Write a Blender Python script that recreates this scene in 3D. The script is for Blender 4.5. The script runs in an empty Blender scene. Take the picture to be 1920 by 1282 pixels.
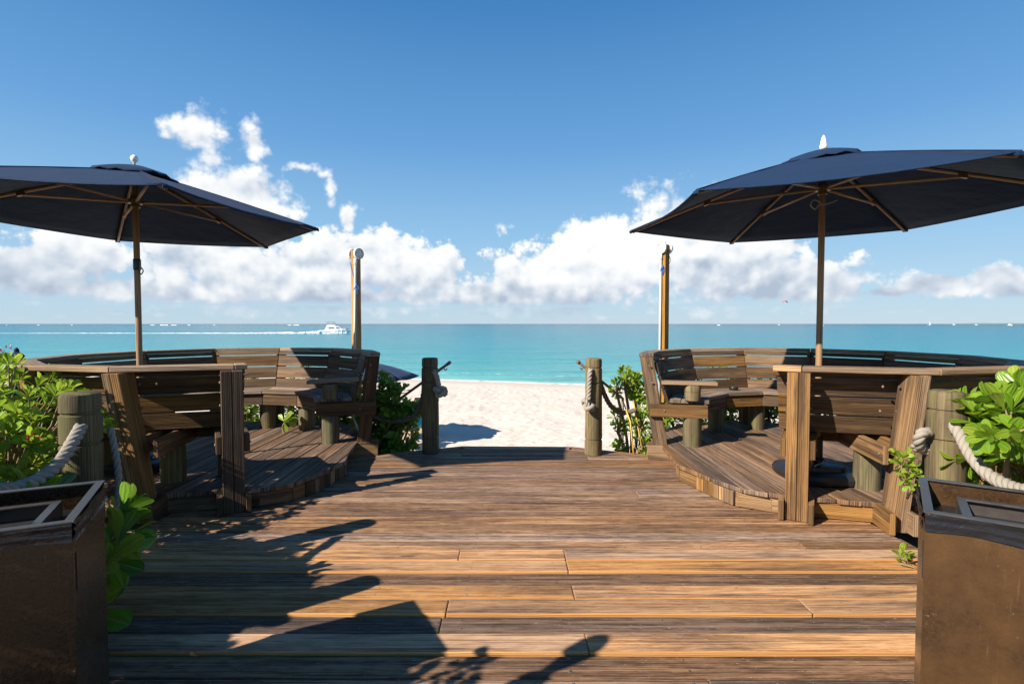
import bpy, math, random
from mathutils import Vector, Matrix, noise
R = math.radians
random.seed(7)
S = bpy.context.scene
# ------------------------------------------------------------------ camera
FPX, PITCH, CAMH = 960.0, math.atan(34/960.0), 1.45
cam = bpy.data.objects.new('camera', bpy.data.cameras.new('camera'))
S.collection.objects.link(cam); S.camera = cam
cam.data.sensor_width = 36; cam.data.lens = 18.0
cam.data.clip_start = 0.05; cam.data.clip_end = 60000
cam.location = (0, 0, CAMH); cam.rotation_euler = (R(90)-PITCH, 0, 0)
# ------------------------------------------------------------------ exposure
S.render.engine = 'CYCLES'
S.view_settings.view_transform = 'Standard'; S.view_settings.look = 'None'
S.view_settings.gamma = 1; S.view_settings.exposure = 1.0
S.cycles.max_bounces = 5; S.cycles.diffuse_bounces = 3; S.cycles.glossy_bounces = 2; S.cycles.transmission_bounces = 3; S.cycles.transparent_max_bounces = 4
S.cycles.use_adaptive_sampling = True; S.cycles.adaptive_threshold = 0.02; S.cycles.use_denoising = True
# ------------------------------------------------------------------ sun
SUNV = Vector((-1.21, -0.83, 1.0)).normalized()
sl = bpy.data.lights.new('sun', 'SUN'); sl.energy = 5.0; sl.angle = R(0.53); sl.color = (1.0, 0.91, 0.78)
so = bpy.data.objects.new('sun', sl); S.collection.objects.link(so)
so.rotation_euler = (-SUNV).to_track_quat('-Z', 'Y').to_euler(); so.location = (-8, -6, 12)

# ------------------------------------------------------------------ node helper
class NT:
    def __init__(s, tree): s.t = tree; s.n = tree.nodes; s.l = tree.links
    def new(s, typ, **kw):
        n = s.n.new(typ)
        for k, v in kw.items(): setattr(n, k, v)
        return n
    def put(s, sock, v):
        if v is None: return
        if isinstance(v, bpy.types.NodeSocket): s.l.new(v, sock)
        else:
            try: sock.default_value = v
            except Exception: sock.default_value = tuple(v) + (1,)
    def m(s, op, a, b=None, c=None, clamp=False):
        n = s.new('ShaderNodeMath', operation=op, use_clamp=clamp)
        for i, v in enumerate((a, b, c)): s.put(n.inputs[i], v)
        return n.outputs[0]
    def vm(s, op, a, b=None, out=0, scale=None):
        n = s.new('ShaderNodeVectorMath', operation=op)
        s.put(n.inputs[0], a); s.put(n.inputs[1], b)
        if scale is not None: s.put(n.inputs['Scale'], scale)
        return n.outputs[out]
    def mix(s, f, a, b, mode='MIX'):
        n = s.new('ShaderNodeMix', data_type='RGBA', blend_type=mode)
        s.put(n.inputs[0], f)
        for i, v in ((6, a), (7, b)):
            if isinstance(v, bpy.types.NodeSocket): s.l.new(v, n.inputs[i])
            else: n.inputs[i].default_value = tuple(v)[:3] + (1,)
        return n.outputs[2]
    def ramp(s, f, stops, interp='LINEAR'):
        n = s.new('ShaderNodeValToRGB'); cr = n.color_ramp; cr.interpolation = interp
        while len(cr.elements) < len(stops): cr.elements.new(0.5)
        for e, (p, c) in zip(cr.elements, stops):
            e.position = p; e.color = (c, c, c, 1) if not hasattr(c, '__len__') else tuple(c)[:3] + (1,)
        s.put(n.inputs[0], f); return n.outputs[0]
    def noise(s, vec, scale=5, detail=4, rough=0.5, dist=0, out=0, lac=2.0):
        n = s.new('ShaderNodeTexNoise'); s.put(n.inputs['Vector'], vec)
        for k, v in (('Scale', scale), ('Detail', detail), ('Roughness', rough), ('Distortion', dist), ('Lacunarity', lac)): s.put(n.inputs[k], v)
        return n.outputs[out]
    def xyz(s, x, y, z):
        n = s.new('ShaderNodeCombineXYZ')
        for i, v in enumerate((x, y, z)): s.put(n.inputs[i], v)
        return n.outputs[0]
    def sep(s, v):
        n = s.new('ShaderNodeSeparateXYZ'); s.put(n.inputs[0], v); return n.outputs
    def sstep(s, x, a, b, lo=0, hi=1):
        n = s.new('ShaderNodeMapRange', interpolation_type='SMOOTHSTEP')
        s.put(n.inputs[0], x); s.put(n.inputs[1], a); s.put(n.inputs[2], b); s.put(n.inputs[3], lo); s.put(n.inputs[4], hi)
        return n.outputs[0]
    def mr(s, x, a, b, lo=0, hi=1):
        n = s.new('ShaderNodeMapRange')
        s.put(n.inputs[0], x); s.put(n.inputs[1], a); s.put(n.inputs[2], b); s.put(n.inputs[3], lo); s.put(n.inputs[4], hi)
        return n.outputs[0]

# ------------------------------------------------------------------ world: sky + cumulus clouds
W = bpy.data.worlds.new("World"); S.world = W; W.use_nodes = True
w = NT(W.node_tree); w.n.clear()
SKY_STR = 0.11
def build_world():
    sky = w.new('ShaderNodeTexSky', sky_type='NISHITA', sun_disc=False)
    sky.sun_elevation = math.asin(SUNV.z); sky.sun_rotation = math.atan2(SUNV.x, SUNV.y) % (2*math.pi)
    sky.altitude = 0; sky.air_density = 1.0; sky.dust_density = 0.1; sky.ozone_density = 1.2
    tc = w.new('ShaderNodeTexCoord').outputs['Generated']
    d = w.vm('NORMALIZE', tc)
    x, y, z = w.sep(d)
    az = w.m('ARCTAN2', x, y)                     # 0 straight out to sea, + to the right
    el = w.m('ARCSINE', z)
    # cloud relief group: vector (az, el, 0) -> billow value
    g = bpy.data.node_groups.new('cloud_billow', 'ShaderNodeTree')
    g.interface.new_socket('P', in_out='INPUT', socket_type='NodeSocketVector')
    g.interface.new_socket('D', in_out='OUTPUT', socket_type='NodeSocketFloat')
    gt = NT(g); gi = gt.new('NodeGroupInput'); go = gt.new('NodeGroupOutput')
    P = gi.outputs[0]
    def dirs(px, py):
        u = (px-960)/960; v = (607-py)/960; a = math.atan(u); return a, math.atan(v*math.cos(a))
    bl = [(1040,525,125,80,1),(1110,495,95,85,1),(1190,470,90,85,1),(1265,450,95,82,1),(1360,490,150,95,1),(1490,530,150,55,.9),(960,555,80,35,.9),
          (700,500,120,65,1),(800,505,75,45,1),(890,555,90,28,.9),(590,520,130,68,.95),(650,560,260,35,.9),(460,520,150,68,.95),(400,485,150,60,.9),(320,550,110,32,.8),
          (60,520,120,52,1),(150,480,95,52,1),(205,540,110,34,.8),
          (375,255,62,46,.92),(395,300,52,36,.85),(480,270,42,40,.72),(325,262,36,16,.65),(450,365,105,44,1),(520,398,60,32,.85),
          (578,316,50,16,.78),(622,350,18,38,.74),(655,412,20,36,.74),(610,330,26,14,.62),
          (1765,532,120,28,.85),(1860,522,62,30,.85),(1660,548,85,18,.75),(1600,498,90,9,.5),(1905,542,60,25,.9),
          (112,592,26,10,.5),(300,590,30,9,.4),(560,592,50,10,.45),(1130,594,40,6,.4),(900,588,90,9,.42),(200,584,160,10,.42),(700,586,90,10,.42),(1300,586,160,9,.4),(1650,584,160,9,.45),(1000,578,200,7,.5),
          (2300,540,260,60,1),(-450,540,260,50,1)]
    acc = None; p0 = w.xyz(az, el, 0)
    for px, py, rx, ry, s in bl:
        a, e = dirs(px, py); ca = math.cos(a)
        sx = rx/960*ca*ca; sy = ry/960*ca
        n = w.new('ShaderNodeVectorMath', operation='MULTIPLY_ADD'); w.put(n.inputs[0], p0); n.inputs[1].default_value = (1/sx, 1/sy, 0); n.inputs[2].default_value = (-a/sx, -e/sy, 0)
        v = w.m('SUBTRACT', s+(0.34 if s >= .88 else 0.22), w.vm('LENGTH', n.outputs[0], out=1))
        acc = v if acc is None else w.m('SMOOTH_MAX', acc, v, 0.22)
    def n2(vec, sc, det, ro, out=0):
        n = gt.new('ShaderNodeTexNoise', noise_dimensions='2D'); gt.put(n.inputs['Vector'], vec)
        n.inputs['Scale'].default_value = sc; n.inputs['Detail'].default_value = det; n.inputs['Roughness'].default_value = ro; return n.outputs[out]
    n1 = n2(gt.vm('MULTIPLY', P, (1, 1.3, 1)), 9.5, 8, 0.60)
    vo = gt.new('ShaderNodeTexVoronoi', feature='F1', voronoi_dimensions='2D'); gt.put(vo.inputs['Vector'], P); vo.inputs['Scale'].default_value = 27
    vo.inputs['Detail'].default_value = 3.0; vo.inputs['Roughness'].default_value = .6
    bil = gt.m('SUBTRACT', 0.45, vo.outputs['Distance'])
    dn = gt.m('ADD', gt.m('MULTIPLY', gt.m('SUBTRACT', n1, .5), 1.75), gt.m('MULTIPLY', bil, .42))
    gt.l.new(dn, go.inputs[0])
    def dens(v):
        n = w.new('ShaderNodeGroup'); n.node_tree = g; w.put(n.inputs[0], v); return n.outputs[0]
    q0 = dens(p0)
    g2 = bpy.data.node_groups.new('cloud_relief', 'ShaderNodeTree')
    g2.interface.new_socket('P', in_out='INPUT', socket_type='NodeSocketVector'); g2.interface.new_socket('D', in_out='OUTPUT', socket_type='NodeSocketFloat')
    gt = NT(g2); gi2 = gt.new('NodeGroupInput'); go2 = gt.new('NodeGroupOutput'); P = gi2.outputs[0]
    n1 = n2(gt.vm('MULTIPLY', P, (1, 1.3, 1)), 9.5, 4, 0.52)
    vo = gt.new('ShaderNodeTexVoronoi', feature='SMOOTH_F1', voronoi_dimensions='2D'); gt.put(vo.inputs['Vector'], P); vo.inputs['Scale'].default_value = 27; vo.inputs['Detail'].default_value = 1.5; vo.inputs['Smoothness'].default_value = .35
    gt.l.new(gt.m('ADD', gt.m('MULTIPLY', gt.m('SUBTRACT', n1, .5), 1.75), gt.m('MULTIPLY', gt.m('SUBTRACT', .45, vo.outputs['Distance']), .5)), go2.inputs[0])
    def relf(v):
        n = w.new('ShaderNodeGroup'); n.node_tree = g2; w.put(n.inputs[0], v); return n.outputs[0]
    ra = relf(p0); rb = relf(w.vm('ADD', p0, (-0.010, 0.020, 0)))
    d0 = w.m('ADD', acc, q0)
    base = w.sstep(w.m('ADD', el, w.m('MULTIPLY', q0, .012)), 0.029, 0.044)
    lowmask = w.m('MULTIPLY', w.sstep(el, 0.034, 0.030), .42)
    soft = w.m('ADD', w.mr(el, .03, .10, .45, .24), w.m('MULTIPLY', w.sstep(el, .14, .24), .34))
    alpha = w.new('ShaderNodeMapRange', interpolation_type='SMOOTHSTEP'); w.put(alpha.inputs[0], d0); alpha.inputs[1].default_value = -.08; w.put(alpha.inputs[2], soft); alpha = alpha.outputs[0]
    bmask = w.m('MAXIMUM', base, w.m('MULTIPLY', lowmask, w.sstep(el, 0.004, 0.012)))
    alpha = w.m('MULTIPLY', alpha, bmask)
    # relief: lighter where the cloud thins towards the sun (up and left); thick low parts are grey
    rel = w.m('SUBTRACT', ra, rb)
    hgt = w.sstep(el, 0.035, 0.15)
    edge = w.sstep(acc, .75, .05)
    right = w.m('MULTIPLY', w.sstep(az, -.06, .06), w.sstep(az, .36, .22))
    lit = w.m('ADD', w.m('MULTIPLY', rel, .66), w.m('MULTIPLY', hgt, .50))
    lit = w.m('ADD', lit, w.m('MULTIPLY', edge, .22)); lit = w.m('ADD', lit, w.m('MULTIPLY', right, w.m('MULTIPLY', w.sstep(el, .04, .09), .30)))
    lit = w.m('ADD', lit, w.m('MULTIPLY', w.m('SUBTRACT', w.noise(p0, 5, 1, .5), .5), .5)); lit = w.m('ADD', lit, .20, clamp=True)
    ccol = w.ramp(lit, [(0, (.33, .39, .48)), (.3, (.47, .52, .59)), (.6, (.66, .68, .70)), (1, (.82, .81, .79))])
    # sky colour
    skyb = w.vm('SCALE', sky.outputs[0], scale=SKY_STR)
    # the clear-air colours of the day, by elevation, over the physical sky
    air = w.ramp(w.mr(el, 0, 1.2), [(0, (.37, .49, .58)), (.05, (.32, .475, .61)), (.14, (.21, .40, .60)), (.27, (.105, .275, .53)), (.45, (.042, .170, .40)), (.62, (.022, .112, .30)), (1, (.02, .09, .24))])
    skm = w.mix(.94, skyb, air)
    class _h: outputs = [skm]
    hs = _h
    thin = w.m('MULTIPLY', alpha, .96)
    col = w.mix(thin, hs.outputs[0], ccol)
    bg = w.new('ShaderNodeBackground'); w.put(bg.inputs[0], col); bg.inputs[1].default_value = 0.685
    out = w.new('ShaderNodeOutputWorld'); w.l.new(bg.outputs[0], out.inputs[0])
build_world()
try: W.cycles.sampling_method = 'MANUAL'; W.cycles.sample_map_resolution = 512
except Exception: pass

# ------------------------------------------------------------------ mesh builder
class MB:
    def __init__(s): s.v = []; s.f = []; s.uv = []; s.c = []
    def face(s, idx, uv=None, col=(.5, 0, 0)):
        s.f.append(idx); s.uv.append(uv or [(0, 0)]*len(idx)); s.c.append(col)
    def hexa(s, P, fresh=0.0, dark=0.0, rnd=None, edge=None):
        """P: 4 points of the start end then 4 of the far end; the grain runs from start to end"""
        r = random.random() if rnd is None else rnd
        P = [Vector(p) for p in P]
        b = len(s.v); s.v += [tuple(p) for p in P]; col = (r, fresh, dark)
        L = ((P[4]-P[0]).length + (P[6]-P[2]).length)/2; o = r*37.0; u0 = r*11
        per = 0
        ctr = sum(P, Vector())/8
        def add(idx, uv):
            n = (P[idx[1]]-P[idx[0]]).cross(P[idx[2]]-P[idx[0]])
            fc = sum((P[i] for i in idx), Vector())/4
            if n.dot(fc-ctr) < 0: idx = idx[::-1]; uv = uv[::-1]
            s.face([b+i for i in idx], uv, col)
        for k in range(4):
            k2 = (k+1) % 4; wd = (P[k2]-P[k]).length; col = (r, edge if edge and k in (1, 3) else fresh, dark)
            add([k, k2, 4+k2, 4+k], [(u0, o+per), (u0, o+per+wd), (u0+L, o+per+wd), (u0+L, o+per)]); per += wd + .013
        col = (r, fresh, dark)
        for e in (0, 4):
            w1 = (P[e+1]-P[e]).length; w2 = (P[e+3]-P[e]).length
            add([e, e+1, e+2, e+3], [(u0, o+per), (u0+.02, o+per+w1), (u0+.02+w2*.3, o+per+w1), (u0+w2*.3, o+per)])
    def box(s, c, ax, ay, az, fresh=0, dark=0, rnd=None):
        """c centre, half-extent vectors; ax along the grain"""
        c = Vector(c); ax = Vector(ax); ay = Vector(ay); az = Vector(az)
        q = [(-1, -1), (1, -1), (1, 1), (-1, 1)]
        s.hexa([c-ax+ay*a+az*b for a, b in q] + [c+ax+ay*a+az*b for a, b in q], fresh, dark, rnd)
    def tube(s, pts, rad, sides=8, caps=True, col=None, twist=0, sq=0):
        pts = [Vector(p) for p in pts]; n = len(pts)
        if not hasattr(rad, '__len__'): rad = [rad]*n
        col = col or (random.random(), 0, 0); o = col[0]*31
        t = (pts[1]-pts[0]).normalized(); a = t.orthogonal().normalized(); L = 0; b0 = len(s.v)
        for i, p in enumerate(pts):
            tt = (pts[min(i+1, n-1)]-pts[max(i-1, 0)])
            if tt.length > 1e-9:
                t2 = tt.normalized(); a = (a - t2*a.dot(t2)); a = a.normalized() if a.length > 1e-6 else t2.orthogonal().normalized(); t = t2
            bb = t.cross(a)
            for k in range(sides):
                an = 2*math.pi*k/sides + twist*i
                s.v.append(tuple(p + (a*math.cos(an)+bb*math.sin(an))*rad[i]))
        for i in range(n-1):
            dl = (pts[i+1]-pts[i]).length; cw = 2*math.pi*max(rad[i], .001)/sides
            for k in range(sides):
                k2 = (k+1) % sides
                s.face([b0+i*sides+k, b0+i*sides+k2, b0+(i+1)*sides+k2, b0+(i+1)*sides+k],
                       [(L, o+k*cw), (L, o+(k+1)*cw), (L+dl, o+(k+1)*cw), (L+dl, o+k*cw)], col)
            L += dl
        if caps:
            s.face([b0+k for k in range(sides)][::-1], [(k*.01, o+.01*(k % 3)) for k in range(sides)], col)
            s.face([b0+(n-1)*sides+k for k in range(sides)], [(k*.01, o+.01*(k % 3)) for k in range(sides)], col)
    def lathe(s, prof, c=(0, 0, 0), sides=28, col=None, axis=None, wob=0, sup=None):
        """prof [(r, z)]; axis optional direction"""
        col = col or (random.random(), 0, 0); c = Vector(c); b0 = len(s.v); o = col[0]*31
        Z = Vector(axis or (0, 0, 1)).normalized(); X = Vector((1, 0, 0)) if abs(Z.x) < .9 else Vector((0, 1, 0))
        X = (X-Z*X.dot(Z)).normalized(); Y = Z.cross(X)
        for j, (r, z) in enumerate(prof):
            for k in range(sides):
                a = 2*math.pi*k/sides; rr = r*(1+wob*(noise.noise(Vector((math.cos(a)*1.5+col[0]*9, math.sin(a)*1.5, z*1.5)))))
                if sup: rr *= (abs(math.cos(a))**sup+abs(math.sin(a))**sup)**(-1/sup)
                s.v.append(tuple(c+X*math.cos(a)*rr+Y*math.sin(a)*rr+Z*z))
        for j in range(len(prof)-1):
            for k in range(sides):
                k2 = (k+1) % sides; cw = 2*math.pi*.1/sides
                s.face([b0+j*sides+k, b0+j*sides+k2, b0+(j+1)*sides+k2, b0+(j+1)*sides+k],
                       [(prof[j][1], o+k*cw), (prof[j][1], o+(k+1)*cw), (prof[j+1][1], o+(k+1)*cw), (prof[j+1][1], o+k*cw)], col)
        for e, rev in ((0, True), (len(prof)-1, False)):
            if prof[e][0] > 1e-4:
                idx = [b0+e*sides+k for k in range(sides)]; uv = [(prof[e][0]*math.cos(6.283*k/sides)*.2, o+prof[e][0]*math.sin(6.283*k/sides)) for k in range(sides)]
                s.face(idx[::-1] if rev else idx, uv[::-1] if rev else uv, col)
    def build(s, name, mat, parent=None, smooth=False, bevel=0, loc=None):
        me = bpy.data.meshes.new(name); org = Vector(loc) if loc is not None else (Vector(parent.location) if parent is not None else Vector())
        par = parent
        me.from_pydata([tuple(Vector(v)-world_of(parent)) for v in s.v] if loc is None else [tuple(Vector(v)-org) for v in s.v], [], s.f)
        uvl = me.uv_layers.new(name='UVMap'); ca = me.color_attributes.new('tint', 'FLOAT_COLOR', 'CORNER')
        fu = []; fc = []
        for uv, c, f in zip(s.uv, s.c, s.f):
            for q in uv: fu += [q[0], q[1]]
            fc += [c[0], c[1], c[2], 1.0]*len(f)
        me.uv_layers['UVMap'].data.foreach_set('uv', fu); me.color_attributes['tint'].data.foreach_set('color', fc)
        if smooth: me.polygons.foreach_set('use_smooth', [True]*len(me.polygons))
        me.materials.append(mat); me.update()
        o = bpy.data.objects.new(name, me); S.collection.objects.link(o)
        if loc is not None: o.location = loc
        if par is not None: o.parent = par
        if bevel:
            b = o.modifiers.new('Bevel', 'BEVEL'); b.width = bevel; b.segments = 2; b.limit_method = 'ANGLE'; b.angle_limit = R(40)
        if smooth == 'angle': me.set_sharp_from_angle(angle=R(35))
        return o
def world_of(p):
    v = Vector()
    while p is not None: v += Vector(p.location); p = p.parent
    return v
def tag(o, label=None, cat=None, group=None, kind=None):
    if label: o['label'] = label
    if cat: o['category'] = cat
    if group: o['group'] = group
    if kind: o['kind'] = kind
    return o
def thing(name, label, cat, loc=(0, 0, 0), group=None):
    o = bpy.data.objects.new(name, None); o.empty_display_size = .2; S.collection.objects.link(o); o.location = loc
    return tag(o, label, cat, group)
def V(*a): return Vector(a)
def px(u, v, Y):
    """world point at depth Y that the survey measured at (u, v)"""
    c, s = math.cos(PITCH), math.sin(PITCH); b = (641-v)/FPX; a = (u-960)/FPX
    D = Vector((a, c+b*s, -s+b*c)); p = D*(Y/D.y); p.z += CAMH; return p
def catmull(P, n=8):
    P = [Vector(p) for p in P]; P = [P[0]*2-P[1]] + P + [P[-1]*2-P[-2]]; out = []
    for i in range(1, len(P)-2):
        for k in range(n):
            t = k/n; a, b, c, d = P[i-1:i+3]
            out.append(.5*((2*b)+(c-a)*t+(2*a-5*b+4*c-d)*t*t+(3*b-a-3*c+d)*t**3))
    out.append(P[-2]); return out

# ------------------------------------------------------------------ materials
def mat(name):
    m = bpy.data.materials.new(name); m.use_nodes = True; t = NT(m.node_tree); b = t.n['Principled BSDF']; return m, t, b
def simple(name, col, rough=.5, metal=0, spec=.5, bump=0, bscale=60, var=.15, vscale=8):
    m, t, b = mat(name); tc = t.new('ShaderNodeTexCoord').outputs['Object']
    n = t.noise(tc, vscale, 5, .6); c2 = tuple(x*(1-var) for x in col); c3 = tuple(min(1, x*(1+var)) for x in col)
    t.l.new(t.mix(n, c2, c3), b.inputs['Base Color'])
    t.put(b.inputs['Roughness'], t.mr(n, .3, .7, max(0, rough-.08), min(1, rough+.08)))
    b.inputs['Metallic'].default_value = metal; b.inputs['Specular IOR Level'].default_value = spec
    if bump:
        bp = t.new('ShaderNodeBump'); bp.inputs['Strength'].default_value = bump; bp.inputs['Distance'].default_value = .01
        t.put(bp.inputs['Height'], t.noise(tc, bscale, 4, .6)); t.l.new(bp.outputs[0], b.inputs['Normal'])
    return m
def wood(name, old1, old2, new1, new2, darkc=(.03, .022, .018), rough=.72, fleck=.3, moss=0.0, wet=0.0, gs=1.0, stain=.45, bumpd=.004, ringa=1.0, mott=.15):
    """weathered timber: tint.r random per board, tint.g fresh (0..1), tint.b dark (0..1)"""
    m, t, b = mat(name)
    uv = t.new('ShaderNodeUVMap', uv_map='UVMap').outputs[0]; at = t.new('ShaderNodeVertexColor', layer_name='tint').outputs[0]
    u, v, _ = t.sep(uv); s3 = t.new('ShaderNodeSeparateColor'); t.put(s3.inputs[0], at); rr, fr, dk = s3.outputs[0], s3.outputs[1], s3.outputs[2]
    wob = t.m('MULTIPLY', t.m('SUBTRACT', t.noise(t.xyz(t.m('MULTIPLY', u, 1.3), t.m('MULTIPLY', v, 4), rr), 1, 2, .5), .5), .022)
    v2 = t.m('ADD', v, wob)
    # knots: squeeze the grain round scattered points
    vo = t.new('ShaderNodeTexVoronoi', feature='F1'); t.put(vo.inputs['Vector'], t.xyz(t.m('MULTIPLY', u, 1.15), t.m('MULTIPLY', v, 6.5), 0)); vo.inputs['Scale'].default_value = 1; vo.inputs['Randomness'].default_value = 1
    kd = vo.outputs['Distance']; kn = t.sstep(kd, .22, .03); core = t.sstep(kd, .085, .055)
    rings = t.m('SINE', t.m('ADD', t.m('MULTIPLY', v2, 520*gs), t.m('MULTIPLY', kn, 9)))
    rings2 = t.m('SINE', t.m('MULTIPLY', kd, 95))
    rings = t.m('ADD', t.m('MULTIPLY', rings, t.m('SUBTRACT', 1, kn)), t.m('MULTIPLY', rings2, kn))
    fine = t.noise(t.xyz(t.m('MULTIPLY', u, 1.5), t.m('MULTIPLY', v, 120*gs), rr), 1, 5, .66)
    mid = t.noise(t.xyz(t.m('MULTIPLY', u, .7), t.m('MULTIPLY', v, 26*gs), rr), 1, 3, .6)
    blot = t.noise(t.xyz(t.m('MULTIPLY', u, 1.0), t.m('MULTIPLY', v, 9), t.m('MULTIPLY', rr, 9)), 1, 4, .6)
    g = t.m('ADD', t.m('MULTIPLY', fine, .62), t.m('MULTIPLY', mid, .38)); g = t.m('ADD', g, t.m('MULTIPLY', t.m('SUBTRACT', t.noise(t.xyz(t.m('MULTIPLY', u, 9), t.m('MULTIPLY', v, 45), t.m('MULTIPLY', rr, 5)), 1, 4, .7), .5), mott)); g = t.m('ADD', g, t.m('MULTIPLY', rings, .05*ringa))
    oc = t.mix(t.sstep(g, .38, .61), old1, old2); nc = t.mix(t.sstep(g, .36, .62), new1, new2)
    fc_ = t.m('MINIMUM', fr, 1.0)
    fresh = t.m('MULTIPLY', fc_, t.sstep(blot, .30, .52), clamp=True)
    fresh = t.m('MAXIMUM', fresh, t.m('MULTIPLY', fc_, .55))
    c = t.mix(fresh, oc, nc)
    vary = t.mr(rr, 0, 1, .72, 1.22); c = t.mix(1, c, t.new('ShaderNodeCombineColor').outputs[0], 'MIX') if False else c
    hv = t.new('ShaderNodeHueSaturation'); t.put(hv.inputs['Value'], vary); t.put(hv.inputs['Saturation'], t.mr(t.m('FRACT', t.m('MULTIPLY', rr, 7.3)), 0, 1, .78, 1.15)); t.put(hv.inputs['Color'], c); c = hv.outputs[0]
    st = t.m('MULTIPLY', t.sstep(blot, .56, .40), stain); c = t.mix(st, c, darkc)
    crack = t.m('MULTIPLY', t.sstep(fine, .42, .33), .8); c = t.mix(crack, c, darkc)
    dd = t.m('MULTIPLY', dk, t.mr(mid, .3, .7, 1.0, .62), clamp=True); c = t.mix(dd, c, darkc)
    c = t.mix(t.m('MULTIPLY', core, .8), c, (.07, .035, .018))
    c = t.mix(t.sstep(fr, 1.02, 1.15), c, t.mix(mid, (.34, .14, .04), (.62, .33, .12)))
    if fleck:
        fl = t.noise(t.xyz(t.m('MULTIPLY', u, 22), t.m('MULTIPLY', v, 150), 3), 1, 3, .6); c = t.mix(t.m('MULTIPLY', t.sstep(fl, .66, .72), fleck), c, (.5, .45, .38))
    if moss:
        mo = t.noise(t.xyz(t.m('MULTIPLY', u, 3), t.m('MULTIPLY', v, 14), 8), 1, 4, .6); c = t.mix(t.m('MULTIPLY', t.sstep(mo, .45, .65), moss), c, (.12, .13, .045))
    t.l.new(c, b.inputs['Base Color'])
    t.put(b.inputs['Roughness'], t.mr(g, .3, .7, rough+.1, rough-.12)); b.inputs['Specular IOR Level'].default_value = .32
    bp = t.new('ShaderNodeBump'); bp.inputs['Strength'].default_value = .9; bp.inputs['Distance'].default_value = bumpd
    hh = t.m('ADD', t.m('MULTIPLY', fine, 1.0), t.m('MULTIPLY', rings, .12*ringa)); hh = t.m('ADD', hh, t.m('MULTIPLY', mid, .6)); t.put(bp.inputs['Height'], hh); t.l.new(bp.outputs[0], b.inputs['Normal'])
    return m
M = {}
M['deck'] = wood('deck_wood', (.080, .038, .021), (.385, .240, .152), (.30, .135, .050), (.55, .32, .155), darkc=(.026, .018, .014), fleck=.7, gs=1.15, stain=.36, mott=.45)
M['plat'] = wood('platform_wood', (.062, .033, .020), (.275, .172, .108), (.24, .12, .05), (.38, .22, .11), darkc=(.022, .016, .013), fleck=.55, stain=.5)
M['bench'] = wood('bench_wood', (.036, .017, .0075), (.160, .086, .036), (.20, .095, .030), (.40, .225, .088), darkc=(.02, .013, .009), fleck=.1, moss=.06, stain=.45)
M['seat'] = wood('seat_wood', (.13, .09, .065), (.33, .25, .19), (.26, .16, .08), (.42, .29, .17), fleck=.3)
M['cap'] = wood('cap_wood', (.13, .08, .045), (.33, .225, .14), (.28, .17, .08), (.50, .34, .20), fleck=.25, stain=.25)
M['log'] = wood('round_post_wood', (.060, .045, .020), (.185, .142, .068), (.24, .15, .06), (.36, .24, .11), fleck=.1, moss=.45, gs=1.3, stain=.5, ringa=0, bumpd=.003)
M['timber'] = wood('timber_post_wood', (.20, .11, .05), (.31, .19, .09), (.36, .18, .055), (.47, .27, .095), fleck=.1, stain=.15)
M['rope'] = None
def rope_mat():
    m, t, b = mat('rope_fibre'); uv = t.new('ShaderNodeUVMap', uv_map='UVMap').outputs[0]; u, v, _ = t.sep(uv)
    n = t.noise(t.xyz(t.m('MULTIPLY', u, 40), t.m('MULTIPLY', v, 700), 0), 1, 3, .6); tc = t.new('ShaderNodeTexCoord').outputs['Object']
    n2 = t.noise(tc, 30, 3); at = t.new('ShaderNodeVertexColor', layer_name='tint').outputs[0]; s3 = t.new('ShaderNodeSeparateColor'); t.put(s3.inputs[0], at)
    c = t.mix(n, (.17, .15, .125), (.44, .40, .345)); c = t.mix(t.m('MULTIPLY', n2, .4), c, (.25, .21, .17)); c = t.mix(s3.outputs[2], c, (.07, .045, .03))
    t.l.new(c, b.inputs['Base Color']); b.inputs['Roughness'].default_value = .9; b.inputs['Specular IOR Level'].default_value = .1
    bp = t.new('ShaderNodeBump'); bp.inputs['Distance'].default_value = .003; bp.inputs['Strength'].default_value = .8; t.put(bp.inputs['Height'], n); t.l.new(bp.outputs[0], b.inputs['Normal'])
    return m
M['rope'] = rope_mat()
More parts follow.
